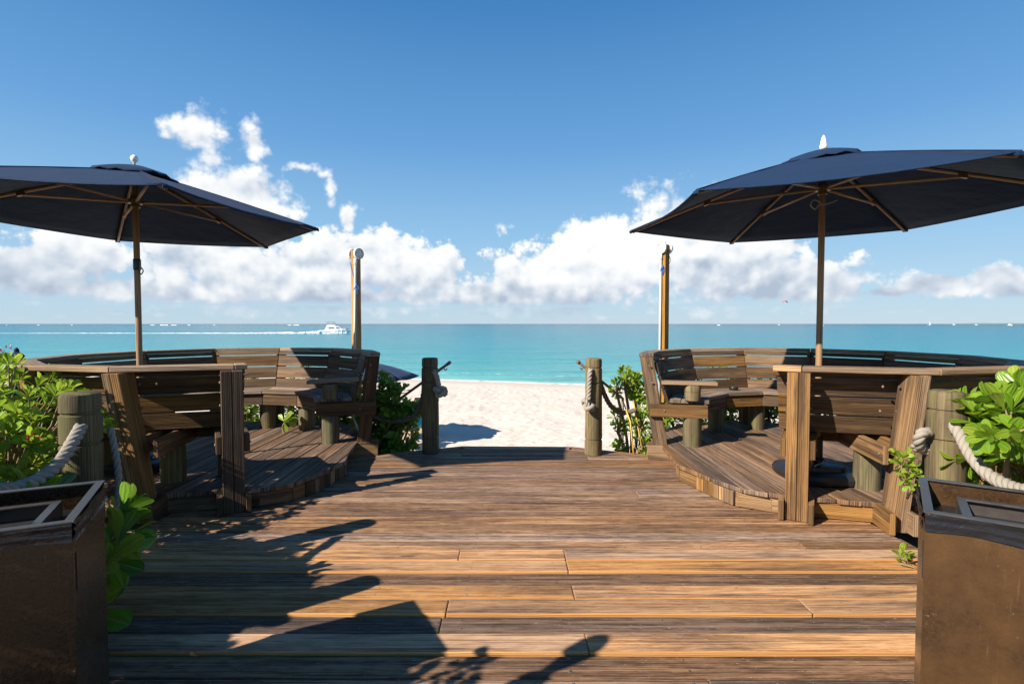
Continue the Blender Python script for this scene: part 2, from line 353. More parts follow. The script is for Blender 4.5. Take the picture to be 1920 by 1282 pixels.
def leaf_mat(name, c1, c2, trans=.35, rough=.32):
    m, t, b = mat(name); at = t.new('ShaderNodeVertexColor', layer_name='tint').outputs[0]; s3 = t.new('ShaderNodeSeparateColor'); t.put(s3.inputs[0], at)
    uv = t.new('ShaderNodeUVMap', uv_map='UVMap').outputs[0]; u, v, _ = t.sep(uv)
    c = t.mix(s3.outputs[0], c1, c2)
    c = t.mix(t.m('MULTIPLY', s3.outputs[1], .9), c, (.42, .40, .06))
    rib = t.sstep(t.m('ABSOLUTE', v), .10, .02); c = t.mix(t.m('MULTIPLY', rib, .35), c, (.35, .5, .16))
    vein = t.m('SINE', t.m('ADD', t.m('MULTIPLY', u, 60), t.m('MULTIPLY', t.m('ABSOLUTE', v), 9)))
    c = t.mix(t.m('MULTIPLY', t.sstep(vein, .3, 1), .12), c, (.02, .06, .01))
    t.l.new(c, b.inputs['Base Color']); b.inputs['Roughness'].default_value = rough; b.inputs['Specular IOR Level'].default_value = .45
    tr = t.new('ShaderNodeBsdfTranslucent'); hv = t.new('ShaderNodeHueSaturation'); hv.inputs['Value'].default_value = 1.6; hv.inputs['Hue'].default_value = .485; t.put(hv.inputs['Color'], c); t.l.new(hv.outputs[0], tr.inputs[0])
    mx = t.new('ShaderNodeMixShader'); mx.inputs[0].default_value = trans; t.l.new(b.outputs[0], mx.inputs[1]); t.l.new(tr.outputs[0], mx.inputs[2]); t.l.new(mx.outputs[0], t.n['Material Output'].inputs[0])
    bp = t.new('ShaderNodeBump'); bp.inputs['Distance'].default_value = .002; bp.inputs['Strength'].default_value = .5; t.put(bp.inputs['Height'], vein); t.l.new(bp.outputs[0], b.inputs['Normal'])
    return m
M['leaf'] = leaf_mat('leaf_bright', (.085, .20, .010), (.25, .42, .028), .42)
M['leafdark'] = leaf_mat('leaf_deep', (.042, .13, .010), (.14, .30, .020), .32)
M['stem'] = simple('green_stem', (.22, .16, .09), .8, var=.4, vscale=30, bump=.5)
M['flower'] = simple('red_petal', (.55, .02, .02), .5)
def cloth_mat(name, col):
    m, t, b = mat(name); tc = t.new('ShaderNodeTexCoord').outputs['Object']; n = t.noise(tc, 3, 4, .6)
    f = t.noise(tc, 260, 2, .5); c = t.mix(n, tuple(x*.8 for x in col), tuple(x*1.25 for x in col)); c = t.mix(t.m('MULTIPLY', f, .2), c, tuple(x*1.6+.004 for x in col))
    t.l.new(c, b.inputs['Base Color']); b.inputs['Roughness'].default_value = .85; b.inputs['Specular IOR Level'].default_value = .25
    b.inputs['Sheen Weight'].default_value = .04; b.inputs['Sheen Tint'].default_value = (.4, .5, .8, 1)
    bp = t.new('ShaderNodeBump'); bp.inputs['Distance'].default_value = .03; bp.inputs['Strength'].default_value = .6; t.put(bp.inputs['Height'], t.noise(t.vm('MULTIPLY', tc, (1, 1, 2.5)), 4.5, 4, .55)); t.l.new(bp.outputs[0], b.inputs['Normal'])
    return m
M['navy'] = cloth_mat('navy_canvas', (.003, .017, .050))
M['navy2'] = cloth_mat('blue_canvas', (.018, .034, .075))
M['pole'] = wood('pole_wood', (.26, .15, .075), (.38, .235, .125), (.25, .14, .07), (.36, .22, .12), fleck=0, stain=.1, rough=.5, bumpd=.0015)
M['bronze'] = simple('bronze_metal', (.16, .10, .045), .4, .6, var=.3)
M['blackpl'] = simple('black_plastic', (.014, .015, .018), .36, var=.3, bump=.15, bscale=20)
M['film'] = simple('black_liner_film', (.012, .012, .015), .22, var=.3, bump=.6, bscale=25)
M['white'] = simple('white_plastic', (.75, .74, .70), .45, var=.08, vscale=20)
M['grey'] = simple('grey_pipe', (.42, .44, .45), .45, .1, var=.12)
M['iron'] = simple('dull_metal_rail', (.20, .15, .12), .55, .5, var=.35, vscale=30)
M['bluecord'] = simple('blue_cord', (.03, .13, .42), .7)
M['stake'] = simple('yellow_stake', (.62, .36, .07), .6, var=.25, vscale=12)
M['towel'] = simple('turquoise_towel', (.03, .40, .52), .9)
M['tan'] = simple('tan_slats', (.42, .30, .19), .7)
M['boatwhite'] = simple('boat_gelcoat', (.82, .82, .82), .3, var=.03)
M['boatglass'] = simple('boat_window', (.03, .05, .07), .15)
M['redfab'] = simple('red_sail', (.6, .05, .04), .7)
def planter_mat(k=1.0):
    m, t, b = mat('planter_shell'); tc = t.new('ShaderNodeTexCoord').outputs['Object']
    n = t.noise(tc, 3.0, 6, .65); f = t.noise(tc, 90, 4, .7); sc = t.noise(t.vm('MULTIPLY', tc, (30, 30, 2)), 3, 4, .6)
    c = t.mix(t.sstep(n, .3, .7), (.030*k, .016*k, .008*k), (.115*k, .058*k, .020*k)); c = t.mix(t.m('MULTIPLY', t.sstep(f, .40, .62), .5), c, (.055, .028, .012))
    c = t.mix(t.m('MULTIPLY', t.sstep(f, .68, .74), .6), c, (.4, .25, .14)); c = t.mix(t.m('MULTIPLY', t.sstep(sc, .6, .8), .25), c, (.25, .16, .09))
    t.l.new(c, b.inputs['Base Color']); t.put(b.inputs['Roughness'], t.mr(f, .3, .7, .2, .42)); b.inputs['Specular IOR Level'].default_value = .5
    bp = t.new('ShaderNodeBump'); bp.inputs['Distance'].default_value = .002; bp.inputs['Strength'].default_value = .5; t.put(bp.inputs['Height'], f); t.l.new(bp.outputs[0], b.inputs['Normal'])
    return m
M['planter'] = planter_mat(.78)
def sand_mat():
    m, t, b = mat('beach_sand'); tc = t.new('ShaderNodeTexCoord').outputs['Object']; x, y, z = t.sep(tc)
    n = t.noise(tc, .8, 5, .6); f = t.noise(tc, 9, 6, .7); sp = t.noise(tc, 45, 3, .6)
    c = t.mix(n, (.56, .475, .405), (.665, .58, .51)); c = t.mix(t.m('MULTIPLY', t.sstep(f, .62, .75), .35), c, (.42, .33, .26)); c = t.mix(t.m('MULTIPLY', t.sstep(sp, .68, .74), .5), c, (.3, .22, .16))
    ds = t.m('SUBTRACT', t.m('ADD', t.m('MULTIPLY', x, -.3), 30.0), y)       # metres landward of the water's edge
    wet = t.sstep(t.m('ADD', ds, t.m('MULTIPLY', t.m('SUBTRACT', n, .5), 2)), 3.2, 1.0); c = t.mix(t.m('MULTIPLY', wet, .5), c, (.42, .36, .29))
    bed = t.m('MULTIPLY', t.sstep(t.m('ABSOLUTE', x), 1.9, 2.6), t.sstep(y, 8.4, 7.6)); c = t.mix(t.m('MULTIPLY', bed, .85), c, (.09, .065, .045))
    t.l.new(c, b.inputs['Base Color']); b.inputs['Roughness'].default_value = .95; b.inputs['Specular IOR Level'].default_value = .1
    bp = t.new('ShaderNodeBump'); bp.inputs['Distance'].default_value = .045; bp.inputs['Strength'].default_value = .6
    hn = t.m('ADD', t.noise(tc, 3.2, 5, .62), t.m('MULTIPLY', f, .35)); t.put(bp.inputs['Height'], hn); t.l.new(bp.outputs[0], b.inputs['Normal'])
    return m
M['sand'] = sand_mat()
def sea_mat():
    m, t, b = mat('sea_water'); tc = t.new('ShaderNodeTexCoord').outputs['Object']; x, y, z = t.sep(tc)
    ds = t.m('SUBTRACT', y, t.m('ADD', t.m('MULTIPLY', x, -.3), 30.0))
    big = t.noise(t.vm('MULTIPLY', tc, (.004, .012, 1)), 1, 4, .6); mid = t.noise(t.vm('MULTIPLY', tc, (.03, .12, 1)), 1, 5, .6)
    lg = t.m('LOGARITHM', t.m('MAXIMUM', ds, .3), 10.0)
    lg = t.m('ADD', lg, t.m('MULTIPLY', t.m('SUBTRACT', big, .5), .5))
    lg = t.m('ADD', lg, t.m('MULTIPLY', t.m('SUBTRACT', mid, .5), .35))
    c = t.ramp(t.mr(lg, -.5, 3.6), [(0, (.27, .47, .42)), (.22, (.10, .39, .365)), (.45, (.014, .255, .29)), (.62, (.002, .175, .235)), (.80, (.001, .125, .19)), (.93, (.001, .06, .11)), (1, (.001, .032, .066))])
    c = t.mix(t.m('MULTIPLY', t.sstep(mid, .52, .66), .5), c, (.006, .20, .28)); rp = t.noise(t.vm('MULTIPLY', tc, (.12, .8, 1)), 1, 4, .65); c = t.mix(t.m('MULTIPLY', t.sstep(rp, .50, .64), .5), c, (.003, .14, .21))
    fo = t.noise(t.vm('MULTIPLY', tc, (1.4, 3.5, 1)), 1, 4, .6); foam = t.m('MULTIPLY', t.sstep(ds, .9, .0), t.sstep(fo, .38, .55))
    wv = t.m('SINE', t.m('ADD', t.m('MULTIPLY', ds, 1.15), t.m('MULTIPLY', t.noise(t.vm('MULTIPLY', tc, (.25, .1, 1)), 1, 2), 5)))
    foam2 = t.m('MULTIPLY', t.m('MULTIPLY', t.sstep(wv, .93, 1.0), t.sstep(ds, 9, 3)), t.sstep(fo, .5, .62)); foam = t.m('MAXIMUM', foam, t.m('MULTIPLY', foam2, .6))
    gl = t.noise(t.vm('MULTIPLY', tc, (.5, 2.5, 1)), 1, 3, .7); c = t.mix(t.m('MULTIPLY', t.sstep(gl, .62, .72), .18), c, (.5, .75, .75))  # whitish glints of light painted into the water colour
    c = t.mix(foam, c, (.85, .88, .86)); t.l.new(c, b.inputs['Base Color'])
    t.put(b.inputs['Roughness'], t.m('ADD', .22, t.m('MULTIPLY', foam, .6))); b.inputs['IOR'].default_value = 1.33; b.inputs['Specular IOR Level'].default_value = .12
    bp = t.new('ShaderNodeBump'); bp.inputs['Distance'].default_value = .25; bp.inputs['Strength'].default_value = .8
    h1 = t.noise(t.vm('MULTIPLY', tc, (.9, 2.0, 1)), 1, 5, .62); h2 = t.noise(t.vm('MULTIPLY', tc, (.07, .22, 1)), 1, 4, .6)
    t.put(bp.inputs['Height'], t.m('ADD', t.m('MULTIPLY', h1, .5), t.m('MULTIPLY', h2, 3.0))); t.l.new(bp.outputs[0], b.inputs['Normal'])
    return m
M['sea'] = sea_mat()
M['foam'] = simple('sea_foam', (.85, .9, .9), .8, var=.05)
M['land'] = simple('far_land', (.16, .2, .17), .9)

# ------------------------------------------------------------------ terrain and sea
SEA_Z = -2.0
def sm(x, a, b):
    t = max(0, min(1, (x-a)/(b-a))); return t*t*(3-2*t)
def shore(x): return 30.0-.3*x
def ground_z(x, y):
    beach = SEA_Z+(shore(x)-y)*.031; beach = min(beach, -1.28)
    if y > shore(x): beach = SEA_Z-(y-shore(x))*.06
    bed = -.16
    k = sm(y, 8.6, 6.6)if abs(x) > 2.3 else sm(y, 7.0, 6.2)
    k2 = bed if abs(x) > 2.7 else -.45
    return beach*(1-k)+k2*k
def grid_mesh(name, xs, ys, zf, m, kind='structure'):
    mb = MB(); nx = len(xs)
    for y in ys:
        for x in xs: mb.v.append((x, y, zf(x, y)))
    for j in range(len(ys)-1):
        for i in range(nx-1): mb.face([j*nx+i, j*nx+i+1, (j+1)*nx+i+1, (j+1)*nx+i])
    o = mb.build(name, m, smooth=True); o['kind'] = kind; return o
pits = [(random.uniform(-7, 7), random.uniform(7.5, 28), random.uniform(.10, .2)) for _ in range(2200)]
cell = {}
for p in pits:
    cell.setdefault((int(p[0]//.5), int(p[1]//.5)), []).append(p)
def sand_z(x, y):
    z = ground_z(x, y)
    if y > 6.8 and y < shore(x)+.5:
        f = sm(shore(x)-y, .5, 5)
        z += f*((.05)*noise.noise(Vector((x*.8, y*.8, 0)))+.018*noise.noise(Vector((x*2.6, y*2.6, 3)))+.015*noise.noise(Vector((x*6, y*6, 3))))
        cx, cy = int(x//.5), int(y//.5)
        for i in (-1, 0, 1):
            for j in (-1, 0, 1):
                for (a, b, r) in cell.get((cx+i, cy+j), ()):
                    d = math.hypot(x-a, y-b)/r
                    if d < 1.6: z -= f*(.028*math.exp(-d*d*3)-.018*math.exp(-(d-1)**2*8))
    return z
def span(a, b, n): return [a+(b-a)*i/n for i in range(n+1)]
xs = span(-900, -60, 6)[:-1]+span(-60, -9, 16)[:-1]+span(-9, 9, 200)[:-1]+span(9, 60, 14)[:-1]+span(60, 900, 6)
ys = [-400, -120, -40, -12]+span(-6, 6.8, 18)[:-1]+span(6.8, 18, 140)[:-1]+span(18, 46, 110)[:-1]+span(46, 330, 8)
grid_mesh('ground_sand', xs, ys, sand_z, M['sand'])
ys = [20]+[25*1.12**i for i in range(0, 64)]
grid_mesh('sea', [-30000, -3000, -300, -60, -20, 0, 20, 60, 300, 3000, 30000], ys+[40000], lambda x, y: SEA_Z, M['sea'])

# ------------------------------------------------------------------ deck
PB = .1476; YB = 2.206
FAR = [(-3.2, 4.9), (-.60, 6.02), (.70, 5.99), (3.2, 4.85)]
def far_y(x):
    for (x0, y0), (x1, y1) in zip(FAR, FAR[1:]):
        if x <= x1: return y0+(y1-y0)*(x-x0)/(x1-x0)
    return FAR[-1][1]
def build_deck():
    mb = MB(); rnd = random.Random(3)
    spec = {0: (1, 0, [.34]), 1: (.0, .62, [-.345]), 2: (.85, .12, [-.33, 1.5]), 3: (1, 0, [.33]), 4: (.0, .5, []), 5: (1, 0, [.33]), 6: (.95, 0, [-.33, .33]), 7: (.35, .05, [1.9]), -1: (.05, .38, []), -2: (0, .35, [.8]), -3: (.8, 0, [.2])}
    trim = .15
    for k in range(-30, 27):
        y0 = YB+k*PB; y1 = y0+PB-(.012 if k < 8 else .012+.0022*min(k-7, 4))
        if y0 > 5.9: break
        fr, dk, js = spec.get(k, (rnd.random()*.22, rnd.random()*.22, [rnd.uniform(-2, 2)] if rnd.random() < .35 else []))
        xl, xr = -2.62, 2.62
        cuts = [xl]+sorted(js)+[xr]
        for a, b in zip(cuts, cuts[1:]):
            za = rnd.uniform(-.0025, .002)+(.009 if fr > .6 else 0); zb = za-.038
            A0, B0, A1, B1 = a+.0015, b-.0015, a+.0015, b-.0015
            # clip against the far polygon
            def lim(yy):
                l, r = xl, xr
                for (x0, q0), (x1, q1) in zip(FAR, FAR[1:]):
                    if q1 > q0+.1:
                        xx = x0+(yy+trim-q0)/(q1-q0)*(x1-x0); l = max(l, xx) if yy+trim > q0 else l
                    elif q1 < q0-.1:
                        xx = x0+(yy+trim-q0)/(q1-q0)*(x1-x0); r = min(r, xx) if yy+trim > q1 else r
                return l, r
            l0, r0 = lim(y0); l1, r1 = lim(y1)
            A0, B0 = max(A0, l0), min(B0, r0); A1, B1 = max(A1, l1), min(B1, r1)
            if B0-A0 < .03 or B1-A1 < .03 or y1 > 6.02-trim+.14: continue
            y1c = min(y1, 5.86)
            f2 = min(1, max(0, fr+rnd.uniform(-.12, .12))); sub = 1
            mb.hexa([(A0, y0, zb), (A1, y1c, zb), (A1, y1c, za), (A0, y0, za)]+[(B0, y0, zb), (B1, y1c, zb), (B1, y1c, za), (B0, y0, za)], f2, dk+rnd.uniform(-.05, .05) if dk > .05 else dk, edge=1.3 if fr > .6 else None)
    o = mb.build('deck', M['deck'], bevel=.006); o['kind'] = 'structure'
    # border boards round the seaward edge
    tb = MB()
    for (x0, y0), (x1, y1) in zip(FAR, FAR[1:]):
        d = Vector((x1-x0, y1-y0, 0)); L = d.length; d.normalize(); n = Vector((-d.y, d.x, 0))
        if n.y > 0: n = -n
        A = Vector((x0, y0, 0)); B = Vector((x1, y1, 0)); wd = .142
        e0 = .02 if x0 > -3 else 0
        tb.hexa([A+d*.002+n*wd+V(0, 0, -.036), A+d*.002+V(0, 0, -.036), A+d*.002+V(0, 0, .004), A+d*.002+n*wd+V(0, 0, .004)] +
                [B-d*.002+n*wd+V(0, 0, -.036), B-d*.002+V(0, 0, -.036), B-d*.002+V(0, 0, .004), B-d*.002+n*wd+V(0, 0, .004)], .42, 0)
        tb.box((A+B)/2+n*.03+V(0, 0, -.13), d*(L/2-.01), n*.02, V(0, 0, .09), .1, .2)
    tb.build('edge_board', M['deck'], o, bevel=.004)
    jb = MB()
    for x in span(-2.5, 2.5, 10): jb.box((x, 1.7, -.12), (0, 3.0, 0), (.02, 0, 0), (0, 0, .075), 0, .4)
    jb.box((-2.66, 0.5, -.13), (0, 3.9, 0), (.02, 0, 0), (0, 0, .10), 0, .2); jb.box((2.66, .5, -.13), (0, 3.9, 0), (.02, 0, 0), (0, 0, .10), 0, .2)
    jb.build('joists', M['bench'], o)
    nb = MB()
    for k in range(-3, 26):
        y = YB+k*PB
        for x in span(-2.2, 2.2, 9):
            if y+.1 > far_y(x)-.25: continue
            for q in (.035, .105):
                nb.lathe([(.0042, 0), (.0042, .0015)], (x+rnd.uniform(-.008, .008), y+q, .0018+(.005 if spec.get(k, (0,))[0] > .6 else 0)), 8)
    nb.build('screws', M['iron'], o)
    return o
build_deck()

# ------------------------------------------------------------------ curved benches
PH = .16                     # platform height
CAPZ = 1.134
def pol(c, r, a, z): return Vector((c[0]+r*math.cos(R(a)), c[1]+r*math.sin(R(a)), z))
def seg(mb, c, a0, a1, prof, gap=.003, fresh=0, dark=0, rnd=None):
    """a mitred board between vertex angles a0 and a1; prof = 4 (r, z) corners"""
    A = [pol(c, r, a0, z) for r, z in prof]; B = [pol(c, r, a1, z) for r, z in prof]
    d = (B[0]-A[0]).normalized()*gap
    mb.hexa([p+d for p in A]+[p-d for p in B], fresh, dark, rnd)
def slat_r(z): return 1.335+(z-.60)*.31
def bench(name, label, c, angs, rin, gapspec, asm, darks, mir, seed):
    """angs: vertex angles from the seaward end round to the near end"""
    rnd = random.Random(seed); k = rin/1.51
    t = thing(name, label, 'curved bench', (c[0], c[1], 0), 'curved timber benches round the parasols')
    tp = Vector((c[0], c[1], 0))
    def rr(r): return r*k
    rows = [(1.048, 1.092), (.905, 1.036), (.755, .893), (.612, .743)]
    for i, (a0, a1) in enumerate(zip(angs, angs[1:])):
        mb = MB(); fresh = .55 if i in (0, len(angs)-2) else rnd.uniform(.0, .35)
        seg(mb, c, a0, a1, [(rr(1.50), CAPZ-.04), (rr(1.655), CAPZ-.04), (rr(1.655), CAPZ+rnd.uniform(-.001, .001)), (rr(1.50), CAPZ)], fresh=fresh, dark=darks.get(i, 0))
        mb.build('cap_rail', M['cap'], t, bevel=.005)
        for z0, z1 in rows:
            sb = MB(); r0, r1 = slat_r(z0), slat_r(z1)
            seg(sb, c, a0, a1, [(rr(r0), z0), (rr(r0+.036), z0), (rr(r1+.036), z1), (rr(r1), z1)], fresh=rnd.uniform(0, .45), dark=darks.get(i, rnd.uniform(0, .15)))
            sb.build('back_slat', M['bench'], t, bevel=.003)
        for q, (ra, rb) in enumerate(((.93, 1.068), (1.074, 1.212), (1.218, 1.33))):
            sb = MB(); dz = rnd.uniform(-.002, .003)
            seg(sb, c, a0, a1, [(rr(ra), .602), (rr(rb), .602), (rr(rb), .64+dz), (rr(ra), .64+dz)], fresh=rnd.uniform(0, .3), dark=darks.get(i, 0)*.4)
            sb.build('seat_board', M['seat'], t, bevel=.003)
        sb = MB(); seg(sb, c, a0, a1, [(rr(.952), .465), (rr(.99), .465), (rr(.99), .600), (rr(.952), .600)], fresh=rnd.uniform(0, .4), dark=darks.get(i, 0)*.5)
        sb.build('skirt_board', M['bench'], t, bevel=.003)
    for s in asm:
        ab, at = s['b'], s['t']; rb, rt = s.get('rb', 1.43), s.get('rt', 1.575)
        # the leaning support: a pair of planks with a pale outer edge
        e = pol((0, 0), 1, ab, 0); tg = Vector((-e.y, e.x, 0)); e2 = pol((0, 0), 1, at, 0)
        B0 = pol(c, rr(rb), ab, 0); T0 = pol(c, rr(rt), at, CAPZ-.043); wr = s.get('w', .07); th = s.get('th', .038)
        z0 = s.get('z0', .004)
        sb = MB()
        for sg in ((-1, 1)):
            o = tg*(sg*th*.505)
            d = (T0-B0); Bs = B0+d*(z0/d.z)
            P0 = [Bs+o-e*wr-tg*th*.49, Bs+o+e*wr-tg*th*.49, Bs+o+e*wr+tg*th*.49, Bs+o-e*wr+tg*th*.49]
            P1 = [T0+o-e2*wr-tg*th*.49+V(0, 0, 0), T0+o+e2*wr-tg*th*.49, T0+o+e2*wr+tg*th*.49, T0+o-e2*wr+tg*th*.49]
            sb.hexa(P0+P1, s.get('fresh', .25)+rnd.uniform(-.1, .1), s.get('dark', 0))
        sb.build('back_support', M['bench'], t, bevel=.004)
        bb = MB()
        for sg in s.get('sides', (-1, 1)):
            for rq, zq in ((rt-.02, 1.0), (rb+.0, .53), (rt-.05, .82)):
                bb.lathe([(.011, 0), (.011, .004), (.006, .009)], pol(c, rr(rq)-.01, ab, zq)+tg*sg*(th*1.0+(.0405 if zq == .53 else .0)), 10, axis=tg*sg)
        bb.build('bolts', M['iron'], t)
        off = th*1.0+.021
        for sg in s.get('sides', (-1, 1)):
            o = tg*(sg*off)
            sb = MB(); r0, r1 = rr(.955), rr(s.get('sr', 1.56))
            A = pol(c, r0, ab, 0)+o; Bp = pol(c, r1, ab, 0)+o
            sb.hexa([A-tg*.019+V(0, 0, .462), A+tg*.019+V(0, 0, .462), A+tg*.019+V(0, 0, .597), A-tg*.019+V(0, 0, .597)] +
                    [Bp-tg*.019+V(0, 0, .462), Bp+tg*.019+V(0, 0, .462), Bp+tg*.019+V(0, 0, .597), Bp-tg*.019+V(0, 0, .597)], s.get('fresh', .25), s.get('dark', 0))
            sb.build('seat_bearer', M['bench'], t, bevel=.004)
            if s.get('base', True):
                sb = MB(); r0, r1 = rr(s.get('b0', 1.3)), rr(s.get('b1', 1.66)); A = pol(c, r0, ab, 0)+o; Bp = pol(c, r1, ab, 0)+o; zt = s.get('bz', PH-.004)
                sb.hexa([A-tg*.019+V(0, 0, .006), A+tg*.019+V(0, 0, .006), A+tg*.019+V(0, 0, zt), A-tg*.019+V(0, 0, zt)] +
                        [Bp-tg*.019+V(0, 0, .006), Bp+tg*.019+V(0, 0, .006), Bp+tg*.019+V(0, 0, zt), Bp-tg*.019+V(0, 0, zt)], s.get('bfresh', .5), s.get('dark', 0))
                sb.build('floor_bearer', M['bench'], t, bevel=.004)
        if s.get('log', True):
            lb = MB(); p = pol(c, rr(s.get('lr', 1.10)), ab, 0)+tg*s.get('lo', 0)
            lb.lathe([(.092, PH-.02), (.094, .3), (.092, .461)], p, 24, wob=.05, col=(rnd.random(), 0, s.get('dark', 0)*.6)); lb.build('log_leg', M['log'], t, smooth='angle')
            if s.get('arm'):
                lb = MB(); lb.lathe([(.078, .642), (.082, .70), (.082, .722), (.077, .728), (.082, .734), (.083, .79), (.076, .803)], p, 24, wob=.04, col=(rnd.random(), .2, s.get('dark', 0)*.5)); lb.build('armrest_stub', M['log'], t, smooth='angle')
                ar = MB(); A = pol(c, rr(.86), ab, 0); Bp = pol(c, rr(1.42), ab, 0); s2 = tg*.07
                tl = V(0, 0, s.get('tilt', 0))
                ar.hexa([A-s2+V(0, 0, .806), A+s2+V(0, 0, .806), A+s2+V(0, 0, .842), A-s2+V(0, 0, .842)]+[Bp-s2+V(0, 0, .806)+tl, Bp+s2+V(0, 0, .806)+tl, Bp+s2+V(0, 0, .842)+tl, Bp-s2+V(0, 0, .842)+tl], .6, s.get('dark', 0)*.5)
                ar.build('armrest', M['cap'], t, bevel=.006)
    return t
CR = (2.992, 5.176); CL = (-3.005, 5.304)
angR = [167.5, 148.8, 118.8, 88.8, 58.8, 28.8, -1.2, -31.2, -61.2, -91.2, -121.2, -128]
asmR = [dict(b=168, t=167, arm=1, fresh=.3, b1=1.56, sr=1.54, bfresh=.9, rb=1.40),
        dict(b=118.8, t=118.8), dict(b=88.8, t=88.8), dict(b=58.8, t=58.8), dict(b=28.8, t=28.8), dict(b=-1.2, t=-1.2), dict(b=-31.2, t=-31.2, fresh=.4), dict(b=-61.2, t=-61.2, fresh=.4),
        dict(b=-100.5, t=-95.5, rb=1.62, rt=1.585, b0=1.42, b1=1.77, sr=1.66, w=.085, th=.05, fresh=.5, bfresh=.8, lr=1.2, lo=.02),
        dict(b=-121.8, t=-121.8, rb=1.66, rt=1.64, w=.06, th=.075, b0=1.40, b1=1.765, sr=1.70, fresh=.38, bfresh=.75, lr=1.15, log=True)]
tR = bench('curved_bench', 'sunlit brown timber bench ring on the right side of the deck, black dish on seat', CR, angR, 1.512, None, asmR, {0: .75, 4: 0.2}, 1, 11)
angL = [13.5, 32.4, 62.4, 92.4, 122.4, 152.4, 182.4, 212.4, 242.4, 272.4, 302.4, 305.8]
asmL = [dict(b=13, t=14, arm=1, fresh=.1, dark=.15, b1=1.62, sr=1.60, bfresh=.6, rb=1.44, tilt=.02),
        dict(b=62.4, t=62.4), dict(b=92.4, t=92.4), dict(b=122.4, t=122.4), dict(b=152.4, t=152.4), dict(b=182.4, t=182.4), dict(b=212.4, t=212.4, fresh=.5), dict(b=240, t=242.4, fresh=.7, w=.09, th=.055),
        dict(b=281, t=274, rb=1.66, rt=1.62, b0=1.42, b1=1.78, sr=1.68, w=.09, th=.055, fresh=.4, bfresh=.3, lr=1.2),
        dict(b=301.6, t=301.6, rb=1.70, rt=1.69, w=.06, th=.075, b0=1.40, b1=1.80, sr=1.74, fresh=.1, dark=.45, bfresh=.3, lr=1.15)]
tL = bench('curved_bench', 'dark shaded timber bench ring on the left side of the deck, with pale seat boards', CL, angL, 1.449, None, asmL, {}, -1, 12)

# platforms
def platform(name, label, c, poly_in, angs, rad, seed, blocks, dark):
    rnd = random.Random(seed)
    P = list(poly_in)+[tuple(pol(c, rad, a, 0)[:2]) for a in angs]
    def rng(x):
        ys = []
        n = len(P)
        for i in range(n):
            (x0, y0), (x1, y1) = P[i], P[(i+1) % n]
            if (x0-x)*(x1-x) < 0: ys.append(y0+(y1-y0)*(x-x0)/(x1-x0))
        return (min(ys), max(ys)) if len(ys) > 1 else None
    t = thing(name, label, 'wooden platform', (c[0], c[1], 0), 'raised round platforms')
    x = min(p[0] for p in P)+.004; xe = max(p[0] for p in P); mb = MB()
    while x < xe-.02:
        x1 = min(x+.138, xe-.004); a = rng(x); b = rng(x1)
        if a and b and max(a[1]-a[0], b[1]-b[0]) > .05:
            if a[1]-a[0] < .03: a = (a[0]-.015, a[1]+.015)
            z1 = PH+rnd.uniform(-.003, .002); z0 = PH-.038; j = [rnd.uniform(-.012, .012) for _ in range(4)]
            mb.hexa([(x, a[0]+j[0], z0), (x1, b[0]+j[1], z0), (x1, b[0]+j[1], z1), (x, a[0]+j[0], z1), (x, a[1]+j[2], z0), (x1, b[1]+j[3], z0), (x1, b[1]+j[3], z1), (x, a[1]+j[2], z1)], rnd.uniform(0, .25), rnd.uniform(0, .2)+dark)
        x += .147
    mb.build('floor_boards', M['plat'], t, bevel=.006)
    # vertical facing along the open side, a patchwork of planks and blocks, then plain round the back
    cc = Vector((c[0], c[1], 0)); path = [Vector((p[0], p[1], 0)) for p in poly_in]
    lens = [(b-a).length for a, b in zip(path, path[1:])]; tot = sum(lens)
    def at(s):
        for (a, b), L in zip(zip(path, path[1:]), lens):
            if s <= L+1e-6: return a+(b-a)*(s/L), (b-a).normalized()
            s -= L
        return path[-1], (path[-1]-path[-2]).normalized()
    s = .0
    for (wd, fr, dk, tx) in blocks:
        e = min(tot, s+wd*tot)
        # split at corners
        acc = 0; br = [s]
        for L in lens:
            acc += L
            if s+.01 < acc < e-.01: br.append(acc)
        br.append(e)
        for q0, q1 in zip(br, br[1:]):
            A, d = at(q0+.001); Bq, _ = at(q1-.001); n = Vector((-d.y, d.x, 0))
            if n.dot(cc-A) < 0: n = -n
            A = A+n*.022+d*.0015; Bq = Bq+n*.022-d*.0015; pr = rnd.uniform(-.006, .006)+(-.012 if tx else 0); A = A+n*pr; Bq = Bq+n*pr; zt = PH-.041; zb = .006
            fb = MB()
            if tx: fb.hexa([A+V(0, 0, zb), Bq+V(0, 0, zb), Bq+n*.03+V(0, 0, zb), A+n*.03+V(0, 0, zb)]+[A+V(0, 0, zt), Bq+V(0, 0, zt), Bq+n*.03+V(0, 0, zt), A+n*.03+V(0, 0, zt)], fr, dk)
            else: fb.hexa([A+V(0, 0, zb), A+n*.03+V(0, 0, zb), A+n*.03+V(0, 0, zt), A+V(0, 0, zt)]+[Bq+V(0, 0, zb), Bq+n*.03+V(0, 0, zb), Bq+n*.03+V(0, 0, zt), Bq+V(0, 0, zt)], fr, dk)
            fb.build('facing_board', M['bench'], t, bevel=.003)
        s = e
    fb = MB()
    for a0, a1 in zip(angs, angs[1:]):
        seg(fb, c, a0, a1, [(rad-.05, .006), (rad-.015, .006), (rad-.015, PH-.041), (rad-.05, PH-.041)], fresh=.7, dark=dark)
    fb.build('rim_board', M['bench'], t, bevel=.003)
    return t
